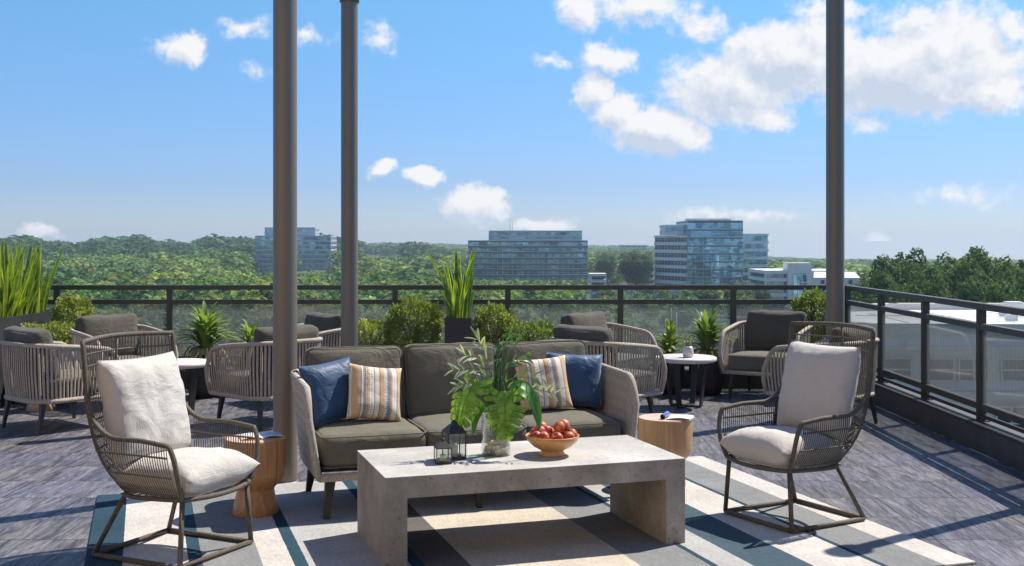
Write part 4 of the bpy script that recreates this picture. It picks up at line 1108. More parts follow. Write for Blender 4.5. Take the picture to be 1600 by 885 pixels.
# ------------------------------------------------------------------ sofa
def make_sofa():
    c = uv(1.84, 6.66)
    t = thing('sofa', 'three-seat sofa with dark olive grey cushions and pale woven shell behind the coffee table', 'sofa', (c.x, c.y, RZ), TH-PI/2)
    hw, hd = .965, .405
    top2 = u_plan(hw, hd, .14); bot2 = u_plan(hw-.05, hd-.045, .12, x_front=hd-.01)
    n = 120
    tp2 = resample([Vector((a, b, 0)) for a, b in top2], n); bt2 = resample([Vector((a, b, 0)) for a, b in bot2], n)
    def rz(x):
        tt = max(0, (x+hd)/(2*hd)); z = .735-.02*tt
        if tt > .84: z -= ((tt-.84)/.16)**2.6*.16
        return z
    T = [Vector((p.x, p.y, rz(p.x))) for p in tp2]; B = [Vector((p.x, p.y, .235)) for p in bt2]
    mb = MB(); cols = 9
    for side in (0, 1):
        vs = []
        for i in range(n):
            a = B[i]; b = T[i]; o_ = Vector((a.x+b.x, (a.y+b.y)*.6, 0))
            i0, i1 = max(0, i-1), min(n-1, i+1); tg = T[i1]-T[i0]; nn = Vector((-tg.y, tg.x, 0)).normalized()   # inward/outward normal
            for j in range(cols):
                p = a.lerp(b, j/(cols-1)); off = -.0 if side == 0 else .028
                vs.append(p+nn*off*(1))
        fs = []
        for i in range(n-1):
            for j in range(cols-1):
                q = (i*cols+j, (i+1)*cols+j, (i+1)*cols+j+1, i*cols+j+1); fs.append(q if side else q[::-1])
        mb.add(vs, fs, True)
    mb.build('woven_shell', M['weave'], t)
    off = []
    for i in range(n):
        i0, i1 = max(0, i-1), min(n-1, i+1); tg = T[i1]-T[i0]; off.append(Vector((-tg.y, tg.x, 0)).normalized()*.014)
    mb = MB(); P = [B[0]+off[0], (B[0]*.5+T[0]*.5)+off[0]+Vector((.01, 0, 0))]+[T[i]+off[i] for i in range(n)]+[(B[-1]*.5+T[-1]*.5)+off[-1]+Vector((.01, 0, 0)), B[-1]+off[-1]]
    mb.tube(P, .021, 10); mb.build('rope_edge', M['weave'], t)
    mb = MB(); mb.tube([b_+Vector((0, 0, -.005)) for b_ in B], .024, 8); mb.tube([B[0]+Vector((0, 0, -.005)), B[-1]+Vector((0, 0, -.005))], .024, 10); mb.build('base_rail', M['weave'], t)
    mb = MB(); mb.box((0, 0, .262), (.70, 1.82, .02)); mb.build('seat_platform', M['sofa_legs'], t)
    for x, y in ((.385, -.88), (.385, 0), (.385, .88), (-.35, -.88), (-.35, 0), (-.35, .88)):
        mb = MB(); s = 1 if x > 0 else -1; sy = 0 if y == 0 else (1 if y > 0 else -1)
        mb.tube([(x+s*.0, y, 0), (x-s*.05, y-sy*.03, .225)], [.022, .04], 4, smooth=False, up=(1, 1, 0)); mb.build('leg', M['sofa_legs'], t)
    for k in (-1, 0, 1):
        mt = tilt((.06, k*.606, .365)); cm = cushion_mb(.66, .60, .19, .05, .022, 16, 5+k, .006, mt); piping(cm, .66, .60, .083, 0, 0, mt, .05, .004); piping(cm, .66, .60, -.083, 0, 0, mt, .05, .004)
        cm.build('seat_cushion', M['cushion_grey'], t)
        mt = tilt((-.25, k*.613, .652), ry=R(-12)); cm = cushion_mb(.13, .60, .47, .045, .04, 20, 9+k, .012, mt)
        for xx in (-.056, .056): cm.tube([mt @ Vector((xx, math.cos(q_)*.0+yy, zz)) for q_, yy, zz in rrect(.592, .462, .05)], .0035, 6, closed=True)
        cm.build('back_cushion', M['cushion_grey'], t)
    return t, c
sofa, SC = make_sofa()
SM = Matrix.Translation((SC.x, SC.y, RZ)) @ Matrix.Rotation(TH-PI/2, 4, 'Z')
def pillow(name, label, lx, ly, z, mat, yaw, lean, roll, w=.37, h=.37, t=.13, seed=0, fringe=False):
    # pillow plane local xy -> stands up, faces +x of the sofa
    base = SM @ Matrix.Translation((lx, ly, z)) @ Matrix.Rotation(yaw, 4, 'Z') @ Matrix.Rotation(-lean, 4, 'Y') @ Matrix.Rotation(roll, 4, 'X') @ Matrix.Rotation(PI/2, 4, 'Z') @ Matrix.Rotation(PI/2, 4, 'X')
    mb = pillow_mb(w, h, t, seed=seed)
    if fringe:
        pass
    o = mb.build(name, mat); weld(o); o.matrix_world = base
    o.location = base.to_translation(); o.rotation_euler = base.to_euler()
    tag(o, label, 'pillow', 'throw pillows on the sofa'); return o
zs = .46+.19
pillow('throw_pillow', 'blue velvet throw pillow leaning on the left arm of the sofa', -.02, -.79, zs, M['velvet'], R(22), R(16), R(6), seed=1, w=.36, h=.37)
pillow('throw_pillow', 'cream and tan striped throw pillow at the left end of the sofa', .045, -.545, zs-.01, M['stripe'], R(10), R(22), R(-9), seed=2, w=.34, h=.34)
pillow('throw_pillow', 'blue velvet throw pillow leaning on the right arm of the sofa', -.07, .76, zs+.005, M['velvet'], R(-14), R(17), R(-3), seed=3, w=.37, h=.35)
pillow('throw_pillow', 'tan striped throw pillow at the right end of the sofa', -.02, .535, zs-.005, M['stripe'], R(-6), R(20), R(4), seed=4, w=.34, h=.34)

# ------------------------------------------------------------------ wire lounge chairs
def make_lounge(tz=RZ):
    t = thing('lounge_chair', '', 'lounge chair', group='high-backed wire lounge chairs with white cushions')
    E = smoothpath([(.25, .31, .585), (.10, .315, .60), (-.02, .315, .600), (-.10, .315, .604), (-.175, .315, .640), (-.228, .315, .70), (-.255, .312, .79), (-.275, .31, .92), (-.29, .31, 1.05)], 5)
    post = smoothpath([(.272, .245, .325), (.283, .285, .42), (.275, .305, .52), (.25, .31, .585)], 4)
    def mir(P): return [Vector((p[0], -p[1], p[2])) for p in P]
    TB = [Vector((-.29-.085*math.sin(PI*i/16), -.31+.62*i/16, 1.05+.008*math.sin(PI*i/16))) for i in range(17)]
    fr = MB(); full = mir(post)[:-1]+mir(E)[:-1]+TB+[Vector(p) for p in E[::-1]][1:]+[Vector(p) for p in post[::-1]][1:]
    fr.tube(full, .0125, 8)
    BR = [Vector((.272, -.245, .325)), Vector((.08, -.255, .318)), Vector((-.07, -.235, .312)), Vector((-.14, -.17, .312)), Vector((-.175, 0, .312)), Vector((-.14, .17, .312)), Vector((-.07, .235, .312)), Vector((.08, .255, .318)), Vector((.272, .245, .325))]
    fr.tube(smoothpath(BR, 5), .0115, 8)
    fr.tube(smoothpath([(.272, -.245, .325), (.315, -.12, .322), (.325, 0, .32), (.315, .12, .322), (.272, .245, .325)], 4), .0125, 8)
    fr.build('frame', M['rope_dark'], t)
    # base
    mb = MB()
    c = [(.27, -.26, .014), (-.27, -.26, .014), (-.27, .26, .014), (.27, .26, .014)]
    for i in range(4): mb.tube([c[i], c[(i+1) % 4]], .013, 8)
    mb.build('base_frame', M['rope_dark'], t)
    for sx, tx in ((.27, .262), (-.27, -.125)):
        for s in (-1, 1):
            mb = MB(); mb.tube([(sx, s*.26, .014), (tx, s*(.235 if sx > 0 else .19), .318)], .0125, 8); mb.build('leg', M['rope_dark'], t)
    # wires
    wires = []
    def q3(a, m_, b):
        a, m_, b = Vector(a), Vector(m_), Vector(b); c_ = 2*m_-.5*(a+b)
        return [a*(1-u)**2+c_*2*u*(1-u)+b*u*u for u in [i/8 for i in range(9)]]
    bot = smoothpath(BR[4:][::-1] if False else BR[:5], 10)   # right side front -> back centre
    def side(s):
        ws = []
        for i in range(1, 27):
            u = i/27; x = .25-.41*u
            zt = np.interp(-x, [-.25, -.10, .02, .10, .175], [.585, .60, .600, .604, .64])
            xb = .272-.345*u; yb = np.interp(-xb, [-.272, -.08, .07], [.245, .255, .235])
            xm = (x+xb)/2-.022*u*1.4
            ws.append(q3((x, s*.313, zt), (xm, s*.300, (zt+.32)/2), (xb, s*yb, .317)))
        for i in range(1, 7):
            u = i/7; zt = .65+.22*u; x = np.interp(zt, [.64, .70, .79, .92], [-.175, -.228, -.255, -.275])
            ws.append(q3((x, s*.313, zt), (-.155-.07*u, s*(.305-.008*u), .48+.06*u), (-.075-.05*u, s*(.232-.05*u), .312)))
        return ws
    def back():
        ws = []
        for i in range(0, 35):
            v = -1+2*i/34; bw = math.cos(v*PI/2)
            ws.append(q3((-.29-.085*bw, v*.308, 1.048), (-.238-.115*bw, v*.302, .60), (-.125-.05*bw, v*.18, .312)))
        return ws
    W_ = side(-1)+back()+side(1)[::-1]
    mb = MB()
    for w_ in W_: mb.tube(w_, .0028, 4, cap=False)
    def ring(zl, ws, r):
        P = []
        for w_ in ws:
            for a, b_ in zip(w_, w_[1:]):
                if (a.z-zl)*(b_.z-zl) <= 0 and abs(a.z-b_.z) > 1e-6: P.append(a.lerp(b_, (zl-a.z)/(b_.z-a.z))); break
        mb.tube(P, r, 6)
    ring(.53, W_, .005); ring(.435, W_, .005); ring(.345, W_, .005)
    bk = back(); ring(.985, bk, .0045); ring(.925, bk, .0045); ring(.78, bk, .0045); ring(.66, bk, .0045)
    # centre stay
    mb.tube(bk[17], .0075, 6)
    mb.build('wire_shell', M['wire'], t)
    # underside straps
    mb = MB()
    for k in range(9):
        x = -.12+.045*k; mb.tube([(x, -.235, .318), (x, 0, .312), (x, .235, .318)], .0035, 4)
    mb.build('seat_wires', M['wire'], t)
    mt = tilt((.085, 0, .400), ry=R(-3)); cm = pillow_mb(.49, .52, .20, .03, 26, 23, mt, .008)
    o = cm.build('seat_cushion', M['cushion_white'], t); weld(o)
    # back cushion: standing pillow
    mt = Matrix.Translation((-.185, 0, .70)) @ Matrix.Rotation(R(-13), 4, 'Y') @ Matrix.Rotation(PI/2, 4, 'Z') @ Matrix.Rotation(PI/2, 4, 'X')
    mb = pillow_mb(.53, .53, .20, .05, 26, 31, mt, .014)
    o = mb.build('back_cushion', M['cushion_white'], t); weld(o)
    return t
lc = make_lounge()
lc.location = (-1.68, 5.63, RZ); lc.rotation_euler = (0, 0, R(-25.4)); lc['label'] = 'wire lounge chair at the left with sunlit white cushions, facing right'
l2 = copy_tree(lc); l2.location = (1.569, 6.31, RZ); l2.rotation_euler = (0, 0, R(210.6)); l2['label'] = 'wire lounge chair at the right with shaded beige-white cushions, facing left'

# ------------------------------------------------------------------ stump tables
def stump(label, x, y, z, mat, slot=True, h=.425, seed=0):
    t = thing('stump_table', label, 'side table', (x, y, z), 0, 'turned wooden stump side tables')
    def rf(a, zz):
        a = (a+PI) % (2*PI)-PI; k = 1.0
        if slot and zz > .19:
            for c_ in (-.45,): 
                if abs(a-c_) < .09: k = .88
        return k
    s = h/.425
    prof = [(.0, .0), (.128, 0), (.130, .004), (.122, .05), (.108, .11), (.104, .135), (.104, .140), (.112, .150), (.140, .178), (.160, .20), (.170, .225), (.172, .25), (.172, .41), (.169, .421), (.165, .425)]
    mb = MB(); mb.lathe([(r, zz*s) for r, zz in prof], 96, rfun=rf); mb.build('body', mat, t)
    mb = MB(); mb.disc(.165, .425*s, 96, rfun=rf); mb.build('top_face', M['wood_top'], t)
    return .425*s+z
zs1 = stump('reddish-brown turned wooden stump table beside the left lounge chair', -1.453, 6.42, RZ, M['wood'])
zs2 = stump('pale wooden stump table between the sofa and the right lounge chair', .968, 7.16, RZ, M['wood_pale'], slot=False)
stump('wooden stump table mostly hidden behind the leftmost armchair', -4.33, 10.42, 0, M['wood_pale'], slot=False)
def book_open():
    t = thing('open_book', 'open picture book with blue and orange pages on the left stump table', 'book', (-1.42, 6.42, zs1), R(20))
    mb = MB(); mb.box((0, 0, .003), (.24, .17, .006)); mb.build('cover', M['cover_orange'], t)
    for s in (-1, 1):
        mb = MB(); mb.grid(lambda u, v: (s*u*.115, (v-.5)*.162, .007+.012*math.sin(u*PI)**.7*(1-u*.3)), 8, 3)
        mb.build('page', M['paper'] if s < 0 else M['page_print'], t)
book_open()
def magazine():
    t = thing('magazine', 'white magazine with one side rolled up on the right stump table', 'magazine', (.975, 7.13, zs2), R(-20))
    mb = MB(); mb.grid(lambda u, v: (.01+u*.15, (v-.5)*.15, .004+.012*math.sin(u*PI*.8)), 8, 3); mb.grid(lambda u, v: (.01+u*.15, (v-.5)*.15, .001), 8, 3); mb.build('pages', M['paper'], t)
    mb = MB(); P = []
    for i in range(26):
        a = i/25*4.2*PI; r = .008+.010*i/25; P.append((r*math.cos(a)-.012, r*math.sin(a)+.0185))
    mb.grid(lambda u, v: (P[int(u*25)][0], (v-.5)*.15, P[int(u*25)][1]), 26, 2); mb.build('rolled_side', M['cover_blue'], t)
magazine()

# ------------------------------------------------------------------ round tables
def round_table(label, x, y):
    t = thing('round_table', label, 'round table', (x, y, 0), R(12), 'round white-topped tables')
    mb = MB(); mb.lathe([(0, .425), (.27, .425), (.285, .432), (.288, .445), (.285, .462), (.275, .468), (0, .468)], 56); mb.build('tabletop', M['white_top'], t)
    for k in range(4):
        a = R(45+90*k); mb = MB(); c_, s_ = math.cos(a), math.sin(a)
        rot = Matrix.Rotation(a, 3, 'Z')
        pts = [Vector((.20, 0, .425)), Vector((.15, 0, .012))]
        P = []
        for p in pts:
            for dx, dy in ((-.008, -.026), (.008, -.026), (.008, .026), (-.008, .026)): P.append(rot @ (p+Vector((dx, dy, 0))))
        mb.add(P, [(0, 1, 2, 3), (7, 6, 5, 4), (0, 4, 5, 1), (1, 5, 6, 2), (2, 6, 7, 3), (3, 7, 4, 0)]); mb.build('leg', M['black_metal'], t)
    mb = MB(); mb.box((0, 0, .011), (.30, .05, .014), R(45)); mb.box((0, 0, .0115), (.30, .05, .0145), R(135)); mb.build('base', M['black_metal'], t)
    mb = MB(); mb.box((0, 0, .419), (.40, .05, .01), R(45)); mb.box((0, 0, .4185), (.40, .05, .011), R(135)); mb.build('top_bracket', M['black_metal'], t)
round_table('round white-topped table between the left armchairs, behind the left lounge chair', -3.0, 10.2)
round_table('round white-topped table with a small white vase between the right armchairs', 1.63, 10.62)
def small_vase():
    t = thing('small_vase', 'small white ceramic vase with fine twigs on the right round table', 'vase', (1.64, 10.55, .468))
    mb = MB(); mb.lathe([(0, 0), (.036, 0), (.048, .01), (.052, .04), (.046, .085), (.036, .102), (.031, .103), (.031, .09)], 28); mb.build('pot', M['ceramic'], t)
    g = random.Random(4); mb = MB(); lv = MB()
    for k in range(16):
        a = g.random()*6.28; r = g.random()*.10; e = Vector((math.cos(a)*r, math.sin(a)*r, .15+g.random()*.09))
        P = smoothpath([(0, 0, .08), (e.x*.4, e.y*.4, .13), e], 4); mb.tube(P, .0012, 4)
        for q in range(8):
            p = P[g.randrange(3, len(P))]; dx = Vector((g.uniform(-1, 1), g.uniform(-1, 1), g.uniform(-.5, 1))).normalized()*.016; w_ = dx.cross(Vector((0, 0, 1)))*.3
            lv.add([p, p+dx*.5+w_, p+dx, p+dx*.5-w_], [(0, 1, 2, 3)])
    mb.build('twigs', M['twig'], t); lv.build('leaves', M['shrub'], t)
small_vase()

# ------------------------------------------------------------------ lanterns
def lantern(label, x, y, w, h, rz):
    t = thing('lantern', label, 'lantern', (x, y, TZ), rz, 'black metal lanterns on the coffee table')
    hw = w/2; bw = w*.055
    mb = MB(); mb.box((0, 0, .006), (w, w, .012))
    for sx in (-1, 1):
        for sy in (-1, 1): mb.box((sx*(hw-bw/2), sy*(hw-bw/2), h/2+.006), (bw, bw, h-.012))
    for z in (h,):
        for s in (-1, 1): mb.box((0, s*(hw-bw/2), z), (w, bw, bw)); mb.box((s*(hw-bw/2), 0, z), (bw, w-2*bw, bw))
    mb.build('frame', M['black_metal'], t)
    mb = MB(); k = hw*1.06; rh = w*.42
    mb.add([(-k, -k, h+bw/2), (k, -k, h+bw/2), (k, k, h+bw/2), (-k, k, h+bw/2), (-k*.32, -k*.32, h+rh), (k*.32, -k*.32, h+rh), (k*.32, k*.32, h+rh), (-k*.32, k*.32, h+rh)],
           [(0, 1, 5, 4), (1, 2, 6, 5), (2, 3, 7, 6), (3, 0, 4, 7), (4, 5, 6, 7), (3, 2, 1, 0)])
    mb.lathe([(k*.3, h+rh), (k*.3, h+rh*1.3), (0, h+rh*1.5)], 14); mb.build('roof', M['black_metal'], t)
    mb = MB(); rr = w*.17; zc = h+rh*1.5+rr*.8; mb.tube([(rr*math.cos(a), 0, zc+rr*math.sin(a)) for a in [2*PI*i/16 for i in range(16)]], w*.02, 6, closed=True); mb.build('ring', M['black_metal'], t)
    for i in range(4):
        a = i*PI/2; mb = MB(); mb.box((math.cos(a)*(hw-bw/2), math.sin(a)*(hw-bw/2), h/2+.006), (.0015, w-2*bw, h-.02), a); mb.build('glass_pane', M['clear_glass'], t)
    mb = MB(); mb.lathe([(0, .012), (w*.2, .012), (w*.2, h*.52), (w*.17, h*.54), (0, h*.53)], 20); c = mb.build('candle', M['wax'], t)
    mb = MB(); mb.tube([(0, 0, h*.53), (.001, 0, h*.53+.008)], .001, 4); mb.build('wick', M['black_metal'], c)
    g = random.Random(int(w*1000)); mb = MB()
    for k_ in range(40):
        a = g.random()*6.28; r = w*(.24+.12*g.random()); p = Vector((math.cos(a)*r, math.sin(a)*r, .014+g.random()*.012)); s = w*.05
        mb.add([p+Vector((-s, 0, 0)), p+Vector((0, -s, s)), p+Vector((s, 0, 0)), p+Vector((0, s, s*.6))], [(0, 1, 2, 3)])
    mb.build('moss', M['candle_moss'], t)
lx = on_table(709, 718.5); lantern('larger of the two black glass lanterns on the coffee table', lx[0], lx[1]+.03, .098, .135, R(22))
lx = on_table(691.5, 725); lantern('smaller of the two black glass lanterns on the coffee table, in front', lx[0], lx[1]+.02, .078, .078, R(14))

# ------------------------------------------------------------------ vase with leaves
def leaf_frame(base, tipdir, up):
    d_ = Vector(tipdir).normalized(); n_ = Vector(up); n_ = (n_-d_*n_.dot(d_)).normalized(); s_ = d_.cross(n_)
    return Vector(base), d_, s_, n_
def monstera(mb, base, tipdir, up, L_=.26, W__=.20, droop=.05):
    o, d_, s_, n_ = leaf_frame(base, tipdir, up)
    def P(x, y):   # x across -1..1 , y along 0..1
        xx = x*W__/2; yy = y*L_
        z = -droop*(y-.3)**2*3.0 - abs(x)**2*.028 + .006*math.sin(x*14)
        return o+d_*yy+s_*xx+n_*z
    def half(y):   # heart outline
        y = max(0, min(1, y)); return (math.sin(PI*min(1, (y+.10)/1.10)**.62))**.72 if y < 1 else 0
    nf = 7
    for s in (-1, 1):
        # continuous inner web plus fingers
        inner = .36
        for i in range(nf*3):
            y0, y1 = i/(nf*3)*.96, (i+1)/(nf*3)*.96
            a = P(0, y0); b_ = P(0, y1); c_ = P(s*inner*half(y1), y1+.02); e = P(s*inner*half(y0), y0+.02)
            mb.add([a, b_, c_, e], [(0, 1, 2, 3) if s > 0 else (3, 2, 1, 0)], True)
        for k in range(nf):
            y0 = k/nf*.96+.004; y1 = (k+1)/nf*.96-.004; m_ = 6; vs = []
            for i in range(m_+1):
                t_ = i/m_; f_ = inner*.9+(1-inner*.9)*t_; g0 = .001+.017*t_**1.3; rise = 0
                wob = 1.0 if i < m_ else .92
                taper = (1-.42*t_**6)
                ym = (y0+y1)/2; hy = (y1-y0)/2-g0*.55
                for q in (-1, 1):
                    yy = ym+q*hy*taper+.07*t_**1.5+(-.10*t_**2 if k < 1 else 0)-.06*(1-ym)*t_*3*(1 if ym < .25 else 0)
                    vs.append(P(s*f_*half(ym+(q*hy))*wob, yy))
            fs = [(2*i, 2*i+1, 2*i+3, 2*i+2) for i in range(m_)]
            mb.add(vs, fs if s < 0 else [f[::-1] for f in fs], True)
    mb.cur = 1; mb.tube([P(0, i/10)+n_*.0015 for i in range(11)], [.0028-.0002*i for i in range(11)], 5)
    for k in range(1, nf):
        for s in (-1, 1):
            y = (k+.5)/nf*.96; mb.tube([P(0, y-.01)+n_*.001, P(s*.5*half(y), y+.015)+n_*.001, P(s*.85*half(y), y+.08)+n_*.001], .001, 4)
    mb.cur = 0
def blade(mb, pts, w, n_, fold=.2):
    P = smoothpath(pts, 5); k = len(P); vs = []; n_ = Vector(n_)
    for i, p in enumerate(P):
        t_ = (P[min(i+1, k-1)]-P[max(i-1, 0)]).normalized(); s_ = t_.cross(n_)
        s_ = s_.normalized() if s_.length > 1e-5 else Vector((1, 0, 0)); nn = s_.cross(t_)
        ww = w/2*math.sin(PI*min(1, (i/(k-1))*.93+.05))**.8
        vs += [p-s_*ww+nn*ww*fold, p, p+s_*ww+nn*ww*fold]
    fs = []
    for i in range(k-1): a = 3*i; fs += [(a, a+1, a+4, a+3), (a+1, a+2, a+5, a+4)]
    mb.add(vs, fs, True)
def vase():
    vx = on_table(775, 711)
    t = thing('glass_vase', 'clear glass cylinder vase with monstera leaves and reeds on the coffee table', 'vase', vx)
    H_ = .215; r = .075
    mb = MB(); mb.lathe([(0, .0), (r-.004, 0), (r, .004), (r, H_), (r-.003, H_+.002), (r-.006, H_), (r-.006, .010), (0, .010)], 48); mb.build('glass', M['clear_glass'], t)
    mb = MB(); mb.lathe([(0, .012), (r-.008, .012), (r-.008, .13), (0, .13)], 40); mb.build('water', M['water'], t)
    g = random.Random(9); mb = MB()
    for k in range(70):
        a = g.random()*6.28; rr = (r-.022)*math.sqrt(g.random()); z = .022+g.random()*.055; s = .014+g.random()*.009
        m_ = Matrix.Rotation(g.random()*3, 3, 'Z'); P = []
        for i in range(5):
            for j in range(8):
                th = PI*i/4; ph = 2*PI*j/8; P.append(Vector((math.cos(a)*rr, math.sin(a)*rr, z))+m_ @ Vector((s*math.sin(th)*math.cos(ph), s*.8*math.sin(th)*math.sin(ph), s*.6*math.cos(th))))
        mb.add(P, [(i*8+j, (i+1)*8+j, (i+1)*8+(j+1) % 8, i*8+(j+1) % 8) for i in range(4) for j in range(8)], True)
    mb.build('pebbles', simple('pebbles', (.78, .68, .54), .7, .15, 30), t)
    # reeds
    mb = MB()
    for k in range(15):
        a = g.random()*6.28; rr = g.random()*.03; top = .36+g.random()*.24; sx = (g.random()-.5)*.09; sy = (g.random()-.5)*.08
        P = smoothpath([(math.cos(a)*rr, math.sin(a)*rr, .06), (math.cos(a)*rr+sx*.3, math.sin(a)*rr+sy*.3, .25), (math.cos(a)*rr+sx, math.sin(a)*rr+sy, top)], 6)
        mb.tube(P, .0034, 6)
        for z in range(1, len(P), 2): p = P[z]; mb.tube([p-Vector((0, 0, .002)), p+Vector((0, 0, .002))], .0043, 6)
    mb.build('reeds', M['reed'], t)
    # monstera leaves: facing the camera (-y)
    stem = MB()
    def st(e): stem.tube(smoothpath([(0, 0, .04), (e[0]*.25, e[1]*.25, .22), (e[0]*.75, e[1]*.75, e[2]+.03), e], 5), .0032, 6)
    b1 = (-.108, -.05, .40); mb = MB(); monstera(mb, b1, (-.42, -.30, -1), (-.25, -.85, .55), .29, .20, .04); mb.build('monstera_leaf', [M['monstera'], M['stem']], t); st(b1)
    b2 = (.045, -.07, .345); mb = MB(); monstera(mb, b2, (.02, -.45, -1), (.05, -.85, .55), .255, .235, .03); mb.build('monstera_leaf', [M['monstera'], M['stem']], t); st(b2)
    mb = MB(); blade(mb, [(.05, -.02, .25), (.12, -.04, .335), (.19, -.06, .29), (.225, -.07, .15)], .075, (0, -.6, .8), .25); blade(mb, [(.03, 0, .25), (.10, -.05, .37), (.17, -.08, .34), (.21, -.10, .22)], .06, (.1, -.5, .8), .25)
    blade(mb, [(-.02, -.02, .22), (-.06, -.05, .26), (-.10, -.07, .20), (-.115, -.08, .12)], .05, (-.3, -.7, .5), .25); mb.build('broad_leaf', M['broad_leaf'], t)
    # slender sprays
    mb = MB(); mp_ = MB()
    sprays = [((-.06, 0, .45), (-.16, -.02, .52)), ((-.05, .02, .40), (-.22, .0, .44)), ((.04, 0, .42), (.16, -.03, .50)), ((.05, -.03, .38), (.24, -.05, .40)), ((.06, 0, .34), (.30, -.08, .33)), ((0, .02, .45), (.06, .05, .60)), ((-.04, .03, .46), (-.10, .06, .60)), ((.05, .04, .46), (.13, .06, .60)), ((-.08, -.03, .36), (-.20, -.05, .36))]
    for i, (m_, e) in enumerate(sprays):
        P = smoothpath([(0, 0, .10), m_, e], 8); stem.tube(P, .0016, 4); tgt = mp_ if i in (0, 1, 8, 4, 6) else mb
        for k in range(8, len(P), 1):
            for s in (-1, 1):
                if g.random() < .35: continue
                p = P[k]; dx = (P[k]-P[k-1]).normalized(); sd = Vector((g.uniform(-.6, .6), -.35, s*.8+.1)); q = (dx*.8+sd*.8).normalized()
                L_ = .045+.035*g.random(); blade(tgt, [p, p+q*L_*.5+Vector((0, 0, .004)), p+q*L_], .008+.004*g.random(), (g.uniform(-.4, .4), -.8, .5), .1)
    mb.build('spray_leaves', M['leaf_thin'], t); mp_.build('pale_spray_leaves', M['leaf_pale'], t); stem.build('stems', M['stem'], t)
vase()

# ------------------------------------------------------------------ fruit bowl
bx = on_table(863, 711)
def bowl():
    t = thing('fruit_bowl', 'footed wooden bowl full of peaches on the coffee table', 'bowl', bx)
    mb = MB(); mb.lathe([(0, 0), (.066, 0), (.068, .006), (.058, .018), (.060, .026), (.100, .048), (.128, .075), (.141, .102), (.138, .104), (.133, .100), (.118, .073), (.09, .050), (0, .038)], 56); mb.build('body', M['bowl'], t)
bowl()
def peach_mesh(r=.033, seed=0):
    mb = MB()
    def P(u, v):
        th = PI*v; ph = 2*PI*u; rr = r*(1-.10*math.exp(-((ph-PI)/.28)**2)*math.sin(th)-.28*math.exp(-(th/.33)**2))
        return (rr*math.sin(th)*math.cos(ph), rr*math.sin(th)*math.sin(ph), rr*math.cos(th)*.95)
    mb.grid(P, 28, 18, closed_u=True); return mb
spots = [(-.085, -.055, .100), (-.045, -.085, .104), (.02, -.085, .100), (.085, -.055, .102), (.10, .02, .104), (.05, .07, .106), (-.02, .08, .104), (-.085, .04, .104), (-.03, -.01, .128), (.035, -.02, .150), (.06, .03, .146), (-.055, .045, .138), (-.065, -.03, .122)]
plabs = ['peach at the left rim of the wooden bowl', 'bright red peach near the front left of the bowl', 'peach at the front centre of the bowl', 'peach low at the front right of the bowl', 'peach resting at the far right rim of the bowl', 'peach at the back right of the bowl', 'peach at the back centre of the bowl',
         'peach at the back left rim of the bowl', 'peach in the middle of the pile, under the top one', 'topmost peach of the pile', 'peach behind the topmost one, slightly right', 'peach high on the pile at the back left', 'peach just above the left rim']
p0 = None
for i, ((x, y, z), lab) in enumerate(zip(spots, plabs)):
    if p0 is None: o = peach_mesh().build('peach', M['peach']); p0 = o
    else: o = p0.copy(); COL.objects.link(o)
    o.location = (bx[0]+x, bx[1]+y, bx[2]+z); o.rotation_euler = (random.uniform(-.9, .9), random.uniform(-.9, .9), random.random()*6.28); s = random.uniform(.86, 1.14); o.scale = (s, s, s)
    tag(o, lab, 'peach', 'peaches in the wooden bowl')

